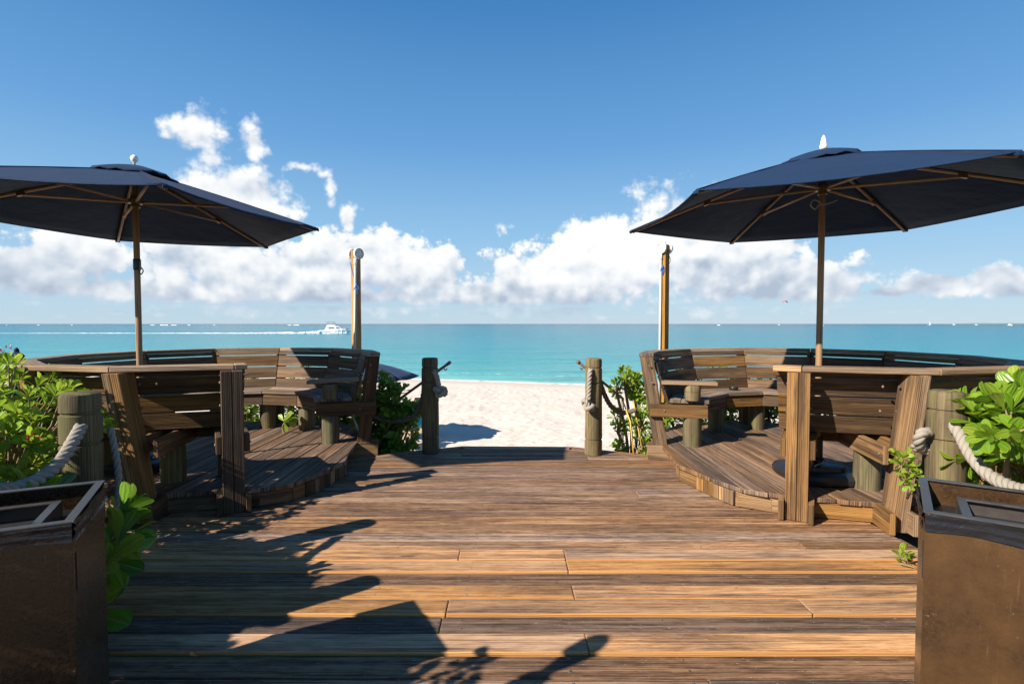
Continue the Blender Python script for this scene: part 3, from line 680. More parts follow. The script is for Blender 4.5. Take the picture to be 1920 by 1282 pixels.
platform('round_platform', 'raised brown plank platform under the right bench, holding the black parasol foot', CR,
         [(2.11, 3.815), (1.985, 3.86), (1.77, 3.99), (1.69, 4.17), (1.52, 4.68), (1.70, 5.36), (1.62, 5.75)], [148.8, 118.8, 88.8, 58.8, 28.8, -1.2, -31.2, -61.2, -91.2, -121.2], 1.61, 5,
         [(.19, .75, 0, 0), (.05, .6, .25, 1), (.045, 1, 0, 1), (.06, .9, 0, 1), (.045, .95, 0, 1), (.155, .55, 0, 0), (.03, .8, .1, 1), (.07, .9, 0, 1), (.155, .7, .2, 0), (.2, .5, 0, 0)], 0)
platform('round_platform', 'raised grey plank platform under the left bench, with a small leafy sprig at its back', CL,
         [(-2.125, 3.965), (-1.985, 3.98), (-1.77, 4.12), (-1.66, 4.35), (-1.57, 4.80), (-1.74, 5.50), (-1.66, 5.85)], [32.4, 62.4, 92.4, 122.4, 152.4, 182.4, 212.4, 242.4, 272.4, 302.4], 1.56, 6,
         [(.24, .3, .15, 0), (.04, .1, .6, 1), (.03, .6, 0, 1), (.05, .2, .3, 1), (.03, .05, .75, 1), (.04, .6, 0, 1), (.03, 0, .8, 1), (.09, .5, 0, 1), (.05, .2, .3, 1), (.4, .3, .1, 0)], .05)

# ------------------------------------------------------------------ parasols
def parasol(label, c, Rr, yaw, za, ze, tilt, finial, base_z, hubf=.55, seed=1, basecol=None):
    rnd = random.Random(seed)
    t = thing('parasol', label, 'parasol', (c[0], c[1], 0), 'navy parasols over the benches')
    apex = V(c[0], c[1], za); tips = []
    for k in range(6):
        a = R(yaw+60*k); tips.append(V(c[0]+Rr*math.cos(a), c[1]+Rr*math.sin(a), ze+tilt[0]*Rr*math.cos(a)+tilt[1]*Rr*math.sin(a)))
    mb = MB(); N = 10; r0 = .10
    def rib_pt(T, f):   # ribs bow slightly upward
        p = apex+(T-apex)*f; p.z += .010*math.sin(math.pi*min(1, f)); return p
    for k in range(6):
        T0, T1 = tips[k], tips[(k+1) % 6]; idx = {}
        for i in range(N+1):
            f = r0+(1-r0)*i/N
            for j in range(N+1):
                g = j/N; p = rib_pt(T0, f).lerp(rib_pt(T1, f), g); sag = 4*g*(1-g)
                out = (T0.lerp(T1, .5)-apex); out.z = 0; out.normalize()
                p.z -= sag*f*.02; p -= out*(sag*.055*f**4)
                p.z += .006*noise.noise(Vector((p.x*5, p.y*5, k)))
                idx[i, j] = len(mb.v); mb.v.append(tuple(p))
        for i in range(N):
            for j in range(N): mb.face([idx[i, j], idx[i+1, j], idx[i+1, j+1], idx[i, j+1]])
    can = mb.build('canopy', M['navy'], t, smooth=True)
    so_ = can.modifiers.new('Solidify', 'SOLIDIFY'); so_.thickness = .004
    hm = MB()
    for k in range(6):
        T0, T1 = tips[k], tips[(k+1) % 6]; pp = []
        for j in range(13):
            g = j/12; p = T0.lerp(T1, g); out = T0.lerp(T1, .5)-apex; out.z = 0; out.normalize(); sag = 4*g*(1-g); p.z -= sag*.02; p -= out*(sag*.055); pp.append(p)
        hm.tube(pp, .0055, 6)
        hm.tube([rib_pt(T0, f)+V(0, 0, .003) for f in span(.22, 1, 8)], .0045, 5)
    hm.build('seams', M['navy'], can, smooth=True)
    vb = MB(); rings = [(0.0, .030), (.05, .032), (.11, .028), (.17, .020), (.225, .010), (.235, -.006)]; n = 36; b = []
    for f, dz in rings:
        row = []
        for q in range(n):
            g = (q % 6)/6; k = q//6; T0, T1 = tips[k], tips[(k+1) % 6]; p = apex.lerp(T0, f).lerp(apex.lerp(T1, f), g); p.z += dz+.018*math.sin(q*math.pi/3)*(f/.22)*math.sin(q*1.7+seed) + .02*(f/.22)*math.sin(g*math.pi)+.012
            row.append(len(vb.v)); vb.v.append(tuple(p))
        b.append(row)
    for i in range(len(rings)-1):
        for q in range(n): vb.face([b[i][q], b[i+1][q], b[i+1][(q+1) % n], b[i][(q+1) % n]])
    ve = vb.build('vent_cap', M['navy'], t, smooth=True); ve.modifiers.new('Solidify', 'SOLIDIFY').thickness = .004
    pb = MB(); pb.tube([(c[0], c[1], base_z), (c[0], c[1], .9), (c[0], c[1], 1.7), (c[0], c[1], za-.03)], .0245, 18, col=(.5, 0, 0)); po = pb.build('pole', M['pole'], t, smooth=True)
    hb = MB(); hz = za-hubf*.52
    hb.lathe([(.03, -.05), (.036, -.045), (.036, -.02), (.056, -.015), (.058, .018), (.036, .022), (.034, .05)], (c[0], c[1], hz), 18); hb.build('hub', M['bronze'], t, smooth=False); hb = MB(); hb.lathe([(.03, -.03), (.05, -.02), (.05, .015), (.03, .02)], (c[0], c[1], za-.06), 18)
    hb.build('crown_hub', M['bronze'], t, smooth=False)
    for k in range(6):
        T = tips[k]; rb = MB(); pts = [rib_pt(T, f)-V(0, 0, .022) for f in span(.03, .985, 8)]
        rb.tube(pts, .0125, 6, col=(rnd.random(), 0, 0)); ro = rb.build('rib', M['pole'], t, smooth=True)
        fj = .56; J = rib_pt(T, fj)-V(0, 0, .03); hd = (J-V(c[0], c[1], J.z)).normalized()
        sb = MB(); sb.tube([V(c[0], c[1], hz)+hd*.05, J-hd*.005-V(0, 0, .012)], .0115, 6, col=(rnd.random(), 0, 0)); sb.build('strut', M['pole'], t, smooth=True)
        br = MB(); u = (rib_pt(T, fj+.02)-rib_pt(T, fj-.02)).normalized(); br.box(J+V(0, 0, -.002), u*.03, u.cross(V(0, 0, 1)).normalized()*.016, V(0, 0, .02)); br.build('bracket', M['bronze'], ro, bevel=.002)
        pk = MB(); pk.box(T-V(0, 0, .012)-(T-apex).normalized()*.03, (T-apex).normalized()*.035, u.cross(V(0, 0, 1)).normalized()*.022, V(0, 0, .010)); pk.build('corner_pocket', M['navy'], can, bevel=.003)
    fb = MB()
    if finial == 'ball': fb.lathe([(.008, 0), (.010, .03), (.02, .04), (.029, .055), (.031, .07), (.026, .085), (.014, .096), (.001, .1)], (c[0], c[1], za+.03), 16)
    else: fb.lathe([(.02, 0), (.027, .01), (.029, .03), (.024, .045), (.021, .07), (.013, .10), (.003, .118)], (c[0], c[1], za+.035), 16)
    fb.build('finial', M['white'], t, smooth=True)
    cb = MB()
    if finial != 'ball':
        cb.tube(catmull([V(c[0]-.03, c[1]-.03, hz-.12), V(c[0]-.09, c[1]-.04, hz-.10), V(c[0]-.12, c[1]-.04, hz-.14), V(c[0]-.08, c[1]-.04, hz-.175), V(c[0]-.05, c[1]-.04, hz-.14), V(c[0]+.02, c[1]-.035, hz-.13), V(c[0]+.10, c[1]-.04, hz-.10)], 5), .0055, 6)
        cb.build('pull_cord', M['rope'], t, smooth=True)
    else:
        z = 1.92; cb.lathe([(.028, -.09), (.031, -.08), (.031, .0), (.028, .01)], (c[0], c[1], z+.1), 14); cb.tube(catmull([V(c[0]+.03, c[1]-.02, z+.06), V(c[0]+.04, c[1]-.03, z), V(c[0]+.055, c[1]-.03, z-.03), V(c[0]+.075, c[1]-.03, z), V(c[0]+.06, c[1]-.03, z+.03)], 5), .005, 6)
        cb.build('crank_hook', M['blackpl'], t, smooth=True)
    bb = MB(); z = base_z
    bb.lathe([(.27, 0), (.30, .012), (.305, .05), (.29, .075), (.24, .09), (.20, .095), (.19, .125), (.16, .135), (.06, .14), (.05, .16), (.038, .17), (.038, .33), (.033, .335)], (c[0], c[1], z+.002), 40, sup=3.2)
    bo = bb.build('weighted_foot', M['blackpl'], t, smooth='angle')
    return t
parasol('open navy parasol over the right bench, with a pointed white finial', (2.57, 4.28), 1.60, 32.4, 2.85, 2.36, (.012, .012), 'cone', PH, seed=3)
parasol('open navy parasol over the left bench, with a round ball finial', (-3.36, 4.61), 1.54, 12.4, 2.82, 2.38, (-.012, -.012), 'ball', PH, seed=4)

# ------------------------------------------------------------------ rope posts and ropes
def rope(mb, pts, rad=.03, pitch=.13, n=10, dark=0, sub=None, closed=False):
    P = catmull(pts, n) if not closed else pts
    # resample evenly
    out = [P[0]]; step = pitch/10; acc = 0
    for a, b in zip(P, P[1:]):
        L = (b-a).length; q = step-acc
        while q <= L and L > 0:
            out.append(a.lerp(b, q/L)); q += step
        acc = L-(q-step)
    P = out; t = (P[1]-P[0]).normalized(); A = t.orthogonal().normalized(); fr = []
    for i, p in enumerate(P):
        t2 = (P[min(i+1, len(P)-1)]-P[max(i-1, 0)]).normalized(); A = (A-t2*A.dot(t2)).normalized(); fr.append((p, A.copy(), t2.cross(A)))
    hr = rad*.50; sr = rad*.56
    for k in range(3):
        pts2 = []
        for i, (p, a, b) in enumerate(fr):
            an = 2*math.pi*(k/3+i/10.0); pts2.append(p+a*math.cos(an)*hr+b*math.sin(an)*hr)
        mb.tube(pts2, sr, 8, col=(random.random(), 0, dark))
def knot(mb, c, s, rad, dark=0, rot=(0, 0, 0)):
    from mathutils import Euler
    E = Euler(rot).to_matrix(); P = []
    for i in range(121):
        t = 2*math.pi*i/120
        P.append(Vector(c)+E @ (Vector((math.sin(t)+2*math.sin(2*t), math.cos(t)-2*math.cos(2*t), -math.sin(3*t)*1.15))*s))
    rope(mb, P, rad, closed=True, dark=dark, pitch=.1)
def rpost(label, x, y, top=1.07, zb=0.004, tone=0, grooves=(.965, .80, .17), group='round rope posts', rot=0):
    t = thing('rope_post', label, 'post', (x, y, 0), group)
    mb = MB(); r = .094; pr = [(r, zb)]
    gs = sorted(grooves)
    for g in gs: pr += [(r, g-.010), (r*.90, g-.005), (r*.90, g+.005), (r*(.975 if g == gs[-1] else 1), g+.010)]
    pr += [(r*.965, top-.025), (r*.93, top-.008), (r*.80, top)]
    # fill in long spans
    full = [pr[0]]
    for a, b in zip(pr, pr[1:]):
        m_ = max(1, int((b[1]-a[1])/.08))
        for i in range(1, m_+1): full.append((a[0]+(b[0]-a[0])*i/m_, a[1]+(b[1]-a[1])*i/m_))
    mb.lathe(full, (x, y, 0), 26, wob=.07, col=(random.random(), tone, 0)); mb.build('shaft', M['log'], t, smooth='angle')
    return t
pLf = rpost('greenish timber post with hanging knot, left of the gap to the beach', -.92, 5.73)
pRf = rpost('timber post with pale hanging rope knot, right of the gap to the beach', .905, 5.66, tone=.25)
pLn = rpost('near timber post beside the leafy bush, with thick rope going left', -2.365, 2.79, 1.075, zb=-.15)
pRn = rpost('near timber post behind the right planter, with thick grey rope', 2.455, 2.87, 1.075, zb=-.15, tone=.15, grooves=(.965, .80, .23))
pLo = rpost('timber post out of view left of the left planter', -2.12, 1.93, 1.08, zb=-.15)
pRo = rpost('timber post out of view right of the right planter', 2.30, 1.75, 1.08, zb=-.15)
def ropething(label, paths, rad, dark=0, knots=(), cat='rope', group='ropes between the posts'):
    mb = MB()
    for p in paths: rope(mb, p, rad, dark=dark)
    for (c, s, rot) in knots: knot(mb, c, s, rad*.9, dark, rot)
    o = mb.build('rope', M['rope'], smooth=True, loc=paths[0][0]); return tag(o, label, cat, group)
ropething('thick grey twisted rope sagging left from the near left post', [[px(152, 800, 2.70), px(140, 822, 2.62), px(118, 858, 2.50), px(88, 888, 2.38), px(48, 909, 2.26), px(0, 919, 2.14), px(-60, 915, 2.0)]], .030)
ropething('thick grey twisted rope sagging right from the near right post', [[px(1786, 795, 2.78), px(1800, 815, 2.72), px(1820, 852, 2.6), px(1848, 885, 2.48), px(1885, 908, 2.34), px(1925, 920, 2.2), px(1990, 915, 2.0)]], .030)
ropething('knotted rope end on the inner side of the near right post', [[px(1742, 810, 2.86), px(1728, 812, 2.84), px(1722, 826, 2.86), px(1728, 842, 2.90)]], .028, knots=[(px(1731, 838, 2.93), .012, (0, 0, 0))])
ropething('rope tail hanging behind leaves at the near left post', [[V(-2.29, 2.90, .86), V(-2.245, 2.89, .6), V(-2.255, 2.88, .3), V(-2.245, 2.87, .05)]], .018)
ropething('pale rope end with bulky knot on the left beach post', [[V(-.865, 5.645, .93), V(-.83, 5.62, .88), V(-.81, 5.61, .80), V(-.80, 5.61, .74)]], .027, knots=[(V(-.785, 5.60, .705), .024, (.4, .2, .3))])
ropething('pale twisted rope end with bulky knot on the right beach post', [[V(.862, 5.57, .955), V(.845, 5.545, .90), V(.838, 5.545, .78), V(.835, 5.545, .62)]], .028, knots=[(V(.835, 5.545, .565), .026, (.3, .5, .1))])
ropething('dark brown rope sagging from the left beach post to the bushes', [[V(-.98, 5.78, .86), V(-1.0, 5.80, .70), V(-1.07, 5.84, .48), V(-1.22, 5.9, .34), V(-1.5, 6.0, .32), V(-1.75, 6.0, .42)]], .028, dark=.75)
ropething('dark brown rope sagging from the right beach post to the bench', [[V(.97, 5.72, .84), V(1.05, 5.76, .64), V(1.14, 5.8, .50), V(1.26, 5.85, .43), V(1.42, 5.8, .47)]], .028, dark=.7)
def railpipe(label, a, b):
    t = thing('handrail', label, 'handrail', (a.x, a.y, 0), 'metal handrails beside the beach opening')
    mb = MB(); mb.tube([a, b], .0165, 12); mb.build('pipe', M['iron'], t, smooth=True)
    d = (b-a).normalized(); hb = MB(); hb.tube(catmull([a+d*.09, a+d*.09-V(0, 0, .03), a+d*.07-V(0, 0, .055), a+d*.04-V(0, 0, .045)], 4), .006, 6); hb.build('hook', M['iron'], t, smooth=True)
    eb = MB(); eb.tube([a-d*.012, a+d*.03], .020, 12); eb.build('end_cap', M['iron'], t, smooth=True)
    sb = MB(); sb.tube([b, V(b.x, b.y, -.5)], .016, 10); sb.build('upright', M['iron'], t, smooth=True)
railpipe('slanting metal handrail passing behind the left beach post', V(-.725, 5.93, 1.0), V(-1.42, 6.35, .50))
railpipe('slanting metal handrail passing behind the right beach post', V(.765, 5.93, 1.01), V(1.38, 6.35, .52))

# ------------------------------------------------------------------ timber masts with pulley wheels
def mast(label, x, y, top, yaw, wheelside, brownz, cordz, seed, po=-.052):
    t = thing('pulley_post', label, 'wooden post', (x, y, -.2), 'tall wheeled posts')
    c, s = math.cos(R(yaw)), math.sin(R(yaw)); ex = V(c, s, 0); ey = V(-s, c, 0)
    mb = MB(); mb.box(V(x, y, (top-.2)/2-.05), V(0, 0, (top+.3)/2), ex*.046, ey*.046, 1, 0); mb.build('timber', M['timber'], t, bevel=.004)
    for sg in (-1, 1):
        wb = MB(); o = V(x, y, top-.05)+ex*sg*.062
        wb.lathe([(.022, -.012), (.070, -.014), (.074, -.010), (.074, .020), (.066, .022), (.064, .006), (.03, .004), (.024, .018), (.012, .02)], o, 26, axis=ex*sg)
        for k in range(5):
            a = 6.283*k/5; d = ey*math.cos(a)+V(0, 0, math.sin(a)); wb.box(o+ex*sg*.010+d*.045, d*.022, d.cross(ex).normalized()*.006, ex*.005)
        wb.build('pulley_wheel', M['white'], t, bevel=.0015)
    pb = MB(); q = V(x, y, 0)+ex*.066*wheelside+ey*po
    pb.tube([*([V(x, y, -.2)+ex*.030*wheelside-ey*.068, V(x, y, 1.1)+ex*.045*wheelside-ey*.064] if po < 0 else [q-V(0, 0, .2), q+V(0, 0, 1.1)]), q+V(0, 0, top-.16)], .0165, 12); pb.build('pipe', M['grey'], t, smooth=True)
    kb = MB(); kb.lathe([(.018, 0), (.022, .01), (.022, .07), (.016, .08)], q+V(0, 0, top-.20), 12); kb.build('pipe_coupling', M['white'], t, smooth=True)
    cb = MB(); z = cordz; w_ = .052
    cb.tube(catmull([V(x, y, z+.28)-ex*w_-ey*w_, V(x, y, z+.14)-ey*.056, V(x, y, z+.02)+ex*w_-ey*w_, q+V(.02, -.015, z-.05), q+V(.03, -.02, z-.16), q+V(.02, -.02, z-.02)], 6), .004, 6)
    for k in range(4):
        a = k*1.7; cb.tube(catmull([q+V(.01, -.02, z-.06), q+V(.02*math.cos(a)+.02, -.03, z-.06+.03*math.sin(a)), q+V(.035*math.cos(a)+.02, -.03, z-.10+.02*math.sin(a))], 4), .006, 6)
    cb.build('cord', M['bluecord'], t, smooth=True)
mast('tall timber post with white wheels and blue cord, beyond the left bench', -2.09, 6.88, 2.43, -38, 1, 1, 2.0, 1)
mast('tall timber post with white wheels and grey pipe, beyond the right bench', 2.03, 6.85, 2.50, 38, -1, 1, 2.25, 2, po=.012)

# ------------------------------------------------------------------ planters
def planter(label, near, e1, e2, L1, L2, H=.855, mt=None):
    """near: top corner nearest the deck; e1 runs from it along the deck-side face, e2 away from the deck"""
    t = thing('planter', label, 'planter', (near[0], near[1], 0), 'tall square planters')
    N = V(near[0], near[1], 0); a = Vector(e1).normalized(); b = Vector(e2).normalized(); c = N+a*L1/2+b*L2/2; th = .012
    mb = MB()
    for (o, d, l) in ((N+b*L2/2+a*th/2, b, L2/2), (N+b*L2/2+a*(L1-th/2), b, L2/2)):
        mb.box(o+V(0, 0, H/2), V(0, 0, H/2), d*l, a*th/2)
    for (o, d, l) in ((N+a*L1/2+b*th/2, a, L1/2-th-.0005), (N+a*L1/2+b*(L2-th/2), a, L1/2-th-.0005)):
        mb.box(o+V(0, 0, H/2), V(0, 0, H/2-.0005), d*l, b*th/2)
    mb.build('shell', mt or M['planter'], t, bevel=.002)
    # rim flange and black liner film folded over it
    rb = MB(); z = H+.003; rw = .026
    def ring(bld, u0, v0, u1, v1, w_, z0, z1):
        P = [(u0, v0), (u1, v0), (u1, v1), (u0, v1)]; Q = [(u0+w_, v0+w_), (u1-w_, v0+w_), (u1-w_, v1-w_), (u0+w_, v1-w_)]
        f = lambda q, zz: N+a*q[0]+b*q[1]+V(0, 0, zz)
        for k in range(4):
            k2 = (k+1) % 4; bld.hexa([f(P[k], z0), f(Q[k], z0), f(Q[k], z1), f(P[k], z1), f(P[k2], z0), f(Q[k2], z0), f(Q[k2], z1), f(P[k2], z1)])
    ring(rb, -.004, -.004, L1+.004, L2+.004, rw, H, H+.006); rb.build('rim', M['edge'], t, bevel=.0015)
    fb = MB(); n = 40
    def skirt(A, d, L, nrm, seed):
        rows = 7; idx = []
        for j in range(rows):
            row = []
            for i in range(n+1):
                x = i/n*L; w1 = .004+.005*(noise.noise(V(x*9, j*.9+seed, seed))+.5)+.004*math.sin(j*2.1+x*3)
                dep = -.058-.018*noise.noise(V(x*4, seed, 1))
                p = A+d*x+nrm*max(.002, w1)+V(0, 0, H+.001+dep*j/(rows-1)); row.append(len(fb.v)); fb.v.append(tuple(p))
            idx.append(row)
        for j in range(rows-1):
            for i in range(n): fb.face([idx[j][i], idx[j][i+1], idx[j+1][i+1], idx[j+1][i]])
    skirt(N, a, L1, -b, 1.3); skirt(N, b, L2, -a, 4.1); skirt(N+b*L2, a, L1, b, 7.7); skirt(N+a*L1, b, L2, a, 9.2)
    fb.build('liner_film', M['film'], t, smooth=True)
    sb = MB(); sb.box(c+V(0, 0, H-.09), a*(L1/2-th-.002), b*(L2/2-th-.002), V(0, 0, .004)); sb.build('inner_shelf', M['film'], t)
    ib = MB(); g = .10; ring(ib, g-.02, g, L1-g, L2-g, .026, H-.030, H-.024)
    ring(ib, g-.02, g, L1-g, L2-g, .004, H-.086, H-.031); ib.build('tray_frame', M['edge'], t, bevel=.0015)
    vb = MB(); vb.box(c+V(0, 0, H-.082), a*(L1/2-g-.004), b*(L2/2-g-.004), V(0, 0, .003)); vb.build('tray', M['void'], t)
    sm_ = MB(); sm_.box(N+a*.03-b*.0015+V(0, 0, H-.16), V(0, 0, .06), a*.0022, b*.001); sm_.build('seam', M['void'], t)
    return t
M['edge'] = simple('worn_dark_metal', (.075, .066, .06), .32, .4, var=.35, vscale=25)
M['void'] = simple('matte_black', (.006, .006, .007), .7)
planter('tall dark square planter box in shade at the bottom left corner', (-1.316, 1.511), (-.49, .872, 0), (-.90, -.436, 0), .462, .62, mt=planter_mat(.28))  # darker copy of the shell material: this corner's shade is put into its colour
planter('tall rusty brown planter box with black liner at the bottom right corner', (1.303, 1.595), (.60, .80, 0), (.84, -.545, 0), .448, .62)

# ------------------------------------------------------------------ plants
def leaf(mb, p, d, up, L, wd, curl, col):
    d = d.normalized(); side = d.cross(up)
    side = side.normalized() if side.length > 1e-4 else d.orthogonal().normalized()
    nrm = side.cross(d).normalized(); prof = [(0, .05), (.22, .26), (.45, .62), (.68, .95), (.84, .98), (.95, .66), (1.0, .14)]; b = len(mb.v)
    for t, w_ in prof:
        c = p+d*(L*t)+nrm*(-curl*L*t*t); hw = wd*w_*.5
        mb.v += [tuple(c-side*hw+nrm*hw*.28), tuple(c), tuple(c+side*hw+nrm*hw*.28)]
    for i in range(len(prof)-1):
        t0, t1 = prof[i][0], prof[i+1][0]; q = b+i*3
        mb.face([q, q+1, q+4, q+3], [(t0*.1, -1), (t0*.1, 0), (t1*.1, 0), (t1*.1, -1)], col)
        mb.face([q+1, q+2, q+5, q+4], [(t0*.1, 0), (t0*.1, 1), (t1*.1, 1), (t1*.1, 0)], col)
def rosette(mb, p, d, L, rnd, n=10, young=.3):
    d = d.normalized(); a = d.orthogonal().normalized(); b = d.cross(a); ph = rnd.random()*6
    for i in range(n):
        an = ph+i*2.39996; f = i/(n-1); tilt = .15+1.15*(1-f)+rnd.uniform(-.15, .15)
        rad = a*math.cos(an)+b*math.sin(an); dd = d*math.cos(tilt)+rad*math.sin(tilt)
        l = L*(.62+.42*math.sin(math.pi*(.15+.7*(1-f))))*rnd.uniform(.85, 1.12)
        leaf(mb, p-d*(L*.35*(1-f)), dd, d+rad*-.2, l, l*rnd.uniform(.38, .50), rnd.uniform(.02, .28), (rnd.random()*.8+.2*f, (young*f if rnd.random() < .8 else .5)*rnd.uniform(.2, 1), 0))
def shrub(label, root, blobs, n, L, m='leaf', seed=0, cat='shrub', name='leafy_shrub', nl=10, group=None, stems=True, fl=0, young=.3, stemr=.008, low=None):
    """blobs: (centre, radii); rosettes are spread through the outer part of each blob"""
    rnd = random.Random(seed); t = thing(name, label, cat, tuple(root), group); fb = MB(); sb = MB(); flb = MB(); root = Vector(root)
    tot = sum(b[1][0]*b[1][1]+b[1][0]*b[1][2]+b[1][1]*b[1][2] for b in blobs)
    for c, r in blobs:
        c = Vector(c); k = max(1, round(n*(r[0]*r[1]+r[0]*r[2]+r[1]*r[2])/tot)); hub = c+V(0, 0, -r[2]*.6)
        if stems: sb.tube(catmull([root+V(rnd.uniform(-.05, .05), rnd.uniform(-.05, .05), -.05), root.lerp(hub, .5)+V(rnd.uniform(-.06, .06), rnd.uniform(-.06, .06), 0), hub], 4), [stemr*1.9]*4+[stemr*1.5]*5, 6)
        for _ in range(k):
            q = V(rnd.gauss(0, 1), rnd.gauss(0, 1), rnd.gauss(0, 1)).normalized(); rr = rnd.uniform(.45, 1.0)**.5
            p = c+V(q.x*r[0], q.y*r[1], q.z*r[2])*rr
            if low is not None and p.z < low: p.z = low+rnd.random()*.1
            d = (q+V(0, 0, .75)).normalized()
            rosette(fb, p, d, L*rnd.uniform(.75, 1.15), rnd, nl, young)
            if stems: sb.tube([hub, hub.lerp(p, .55)+V(rnd.uniform(-.03, .03), rnd.uniform(-.03, .03), -.03), p], [stemr, stemr*.7, stemr*.45], 5, caps=False)
            if fl and rnd.random() < fl:
                for _2 in range(14):
                    o = V(rnd.gauss(0, 1), rnd.gauss(0, 1), abs(rnd.gauss(0, 1))).normalized()*.022; leaf(flb, p+d*L*.75+o, o, d, .014, .012, .1, (0, 0, 0))
    fb.build('foliage', M[m], t, smooth=True)
    if stems: sb.build('stems', M['stem'], t, smooth=True)
    if flb.v: flb.build('flowers', M['flower'], t)
    return t
shrub('bright green leafy bush with red flowers at the left edge, behind the thick rope', (-2.95, 3.1, -.1),
      [((-3.10, 3.2, .78), (.40, .45, .34)), ((-3.35, 3.35, .85), (.4, .4, .36)), ((-2.98, 2.95, .62), (.25, .3, .32)), ((-3.12, 2.9, .35), (.45, .4, .35)), ((-3.7, 3.6, .8), (.5, .5, .4))], 260, .10, seed=21, fl=.16, young=.45)
shrub('tall leafy bush out of view to the left, shading the deck', (-3.5, 2.2, -.1),
      [((-3.45, 1.85, 1.1), (.5, .40, .50)), ((-3.05, 1.6, 1.0), (.42, .5, .46)), ((-3.1, 2.2, .6), (.4, .6, .5)), ((-3.6, 1.5, 1.3), (.6, .6, .4)), ((-3.0, 1.1, .8), (.4, .4, .5)), ((-3.0, 1.9, .95), (.35, .5, .35)), ], 480, .15, m='leafdark', seed=22, name='tall_shrub')
shrub('tall dense bush out of view behind the left planter', (-2.9, .5, -.1),
      [((-2.75, .55, 1.35), (.4, .4, .42)), ((-2.7, .6, .7), (.4, .4, .5)), ((-3.1, .1, 1.3), (.5, .4, .5)), ((-2.3, .2, 1.0), (.35, .35, .55)), ((-2.55, 1.0, .9), (.25, .25, .5))], 240, .16, m='leafdark', seed=33, name='tall_shrub')
shrub('broad green leaves drooping between the left planter and the near post', (-1.98, 2.35, -.1),
      [((-1.93, 2.38, .50), (.10, .12, .16)), ((-1.86, 2.33, .40), (.08, .08, .10)), ((-1.95, 2.3, .18), (.1, .1, .12)), ((-2.2, 2.3, .45), (.12, .12, .2))], 14, .20, m='leafdark', seed=23, nl=8, low=.1, young=.1)
shrub('glossy green bush hanging over the rope at the right edge', (2.75, 2.65, -.1),
      [((2.40, 2.45, .99), (.22, .16, .13)), ((2.76, 2.55, 1.04), (.28, .25, .16)), ((2.60, 2.75, .85), (.2, .2, .2)), ((2.72, 2.62, .80), (.22, .3, .2)), ((2.9, 2.8, .6), (.35, .3, .3)), ((2.62, 2.7, .88), (.14, .12, .1))], 120, .135, m='leaf', seed=24, young=.2, nl=10)
shrub('tall leafy bush out of view to the right', (3.6, 2.3, -.1), [((3.4, 2.5, .8), (.5, .5, .5)), ((3.7, 3.2, .7), (.5, .5, .5))], 60, .14, seed=25, name='tall_shrub')
shrub('small yellow green sprig beside the near right post', (2.40, 3.04, .45), [((2.31, 3.0, .66), (.05, .05, .09)), ((2.335, 2.98, .54), (.04, .04, .06))], 12, .065, seed=26, nl=7, young=.9, stemr=.004, name='leafy_sprig')
shrub('low green leaves at the foot of the near right post', (2.33, 3.0, .0), [((2.31, 3.0, .06), (.04, .04, .06))], 3, .07, seed=27, nl=6, young=.5, stemr=.003, name='leafy_sprig')
shrub('dense dark green bush between the left bench and left beach post', (-1.55, 6.3, -.5),
      [((-1.50, 6.2, .42), (.24, .26, .34)), ((-1.40, 6.15, .08), (.26, .25, .34)), ((-1.66, 6.3, .60), (.18, .2, .30)), ((-1.25, 6.2, .32), (.16, .15, .20)), ((-1.45, 6.1, -.2), (.3, .2, .3)), ((-1.75, 6.2, .3), (.15, .2, .4)), ((-1.5, 6.25, .1), (.3, .2, .5))], 300, .105, m='leafdark', seed=28, young=.25)
shrub('sparse shrub with twisted bare stems left of the right bench', (1.42, 6.1, -.45),
      [((1.33, 6.0, .78), (.17, .14, .12)), ((1.46, 6.05, .70), (.16, .14, .14)), ((1.22, 5.95, .70), (.07, .08, .07)), ((1.24, 5.98, .28), (.08, .08, .16)), ((1.30, 5.95, .02), (.09, .08, .07)), ((1.45, 5.85, .06), (.12, .08, .1)), ((1.50, 5.95, .35), (.08, .08, .2))], 80, .085, m='leaf', seed=29, young=.4, stemr=.011, nl=9)
shrub('tiny bright leafy sprig growing under the left bench', (-2.66, 6.02, .13), [((-2.66, 5.98, .32), (.02, .02, .02))], 1, .15, seed=30, nl=11, young=.9, stemr=.005, name='leafy_sprig')
shrub('dark leafy sprig under the right bench seat', (2.54, 6.2, .0), [((2.54, 6.18, .40), (.07, .05, .07))], 4, .10, m='leafdark', seed=31, nl=9, stemr=.005, name='leafy_sprig')
hed = [('dark green shrub behind the left bench, third from its seaward end', -2.9, 7.2), ('dark green shrub behind the left bench, second from its seaward end', -2.3, 7.05), ('dark green shrub behind the left bench, farthest left', -3.8, 7.1), ('low green shrub beyond the left bench near its leftmost side', -4.7, 6.4),
       ('dark green shrub behind the right bench, nearest its seaward end', 2.2, 7.0), ('dark green shrub behind the right bench, second from its seaward end', 2.85, 7.15), ('dark green shrub behind the right bench, beside the parasol pole', 3.55, 7.05), ('low green shrub behind the right bench, farthest right', 4.4, 6.5)]
for i, (lb, x, y) in enumerate(hed):
    shrub(lb, (x, y, -.5), [((x, y, .42), (.38, .26, .42)), ((x+.1, y-.05, -.05), (.42, .26, .45)), ((x-.15, y+.15, .0), (.4, .2, .5))], 120, .11, m='leafdark', seed=40+i, group='shrubs behind the benches', nl=8, young=.5)
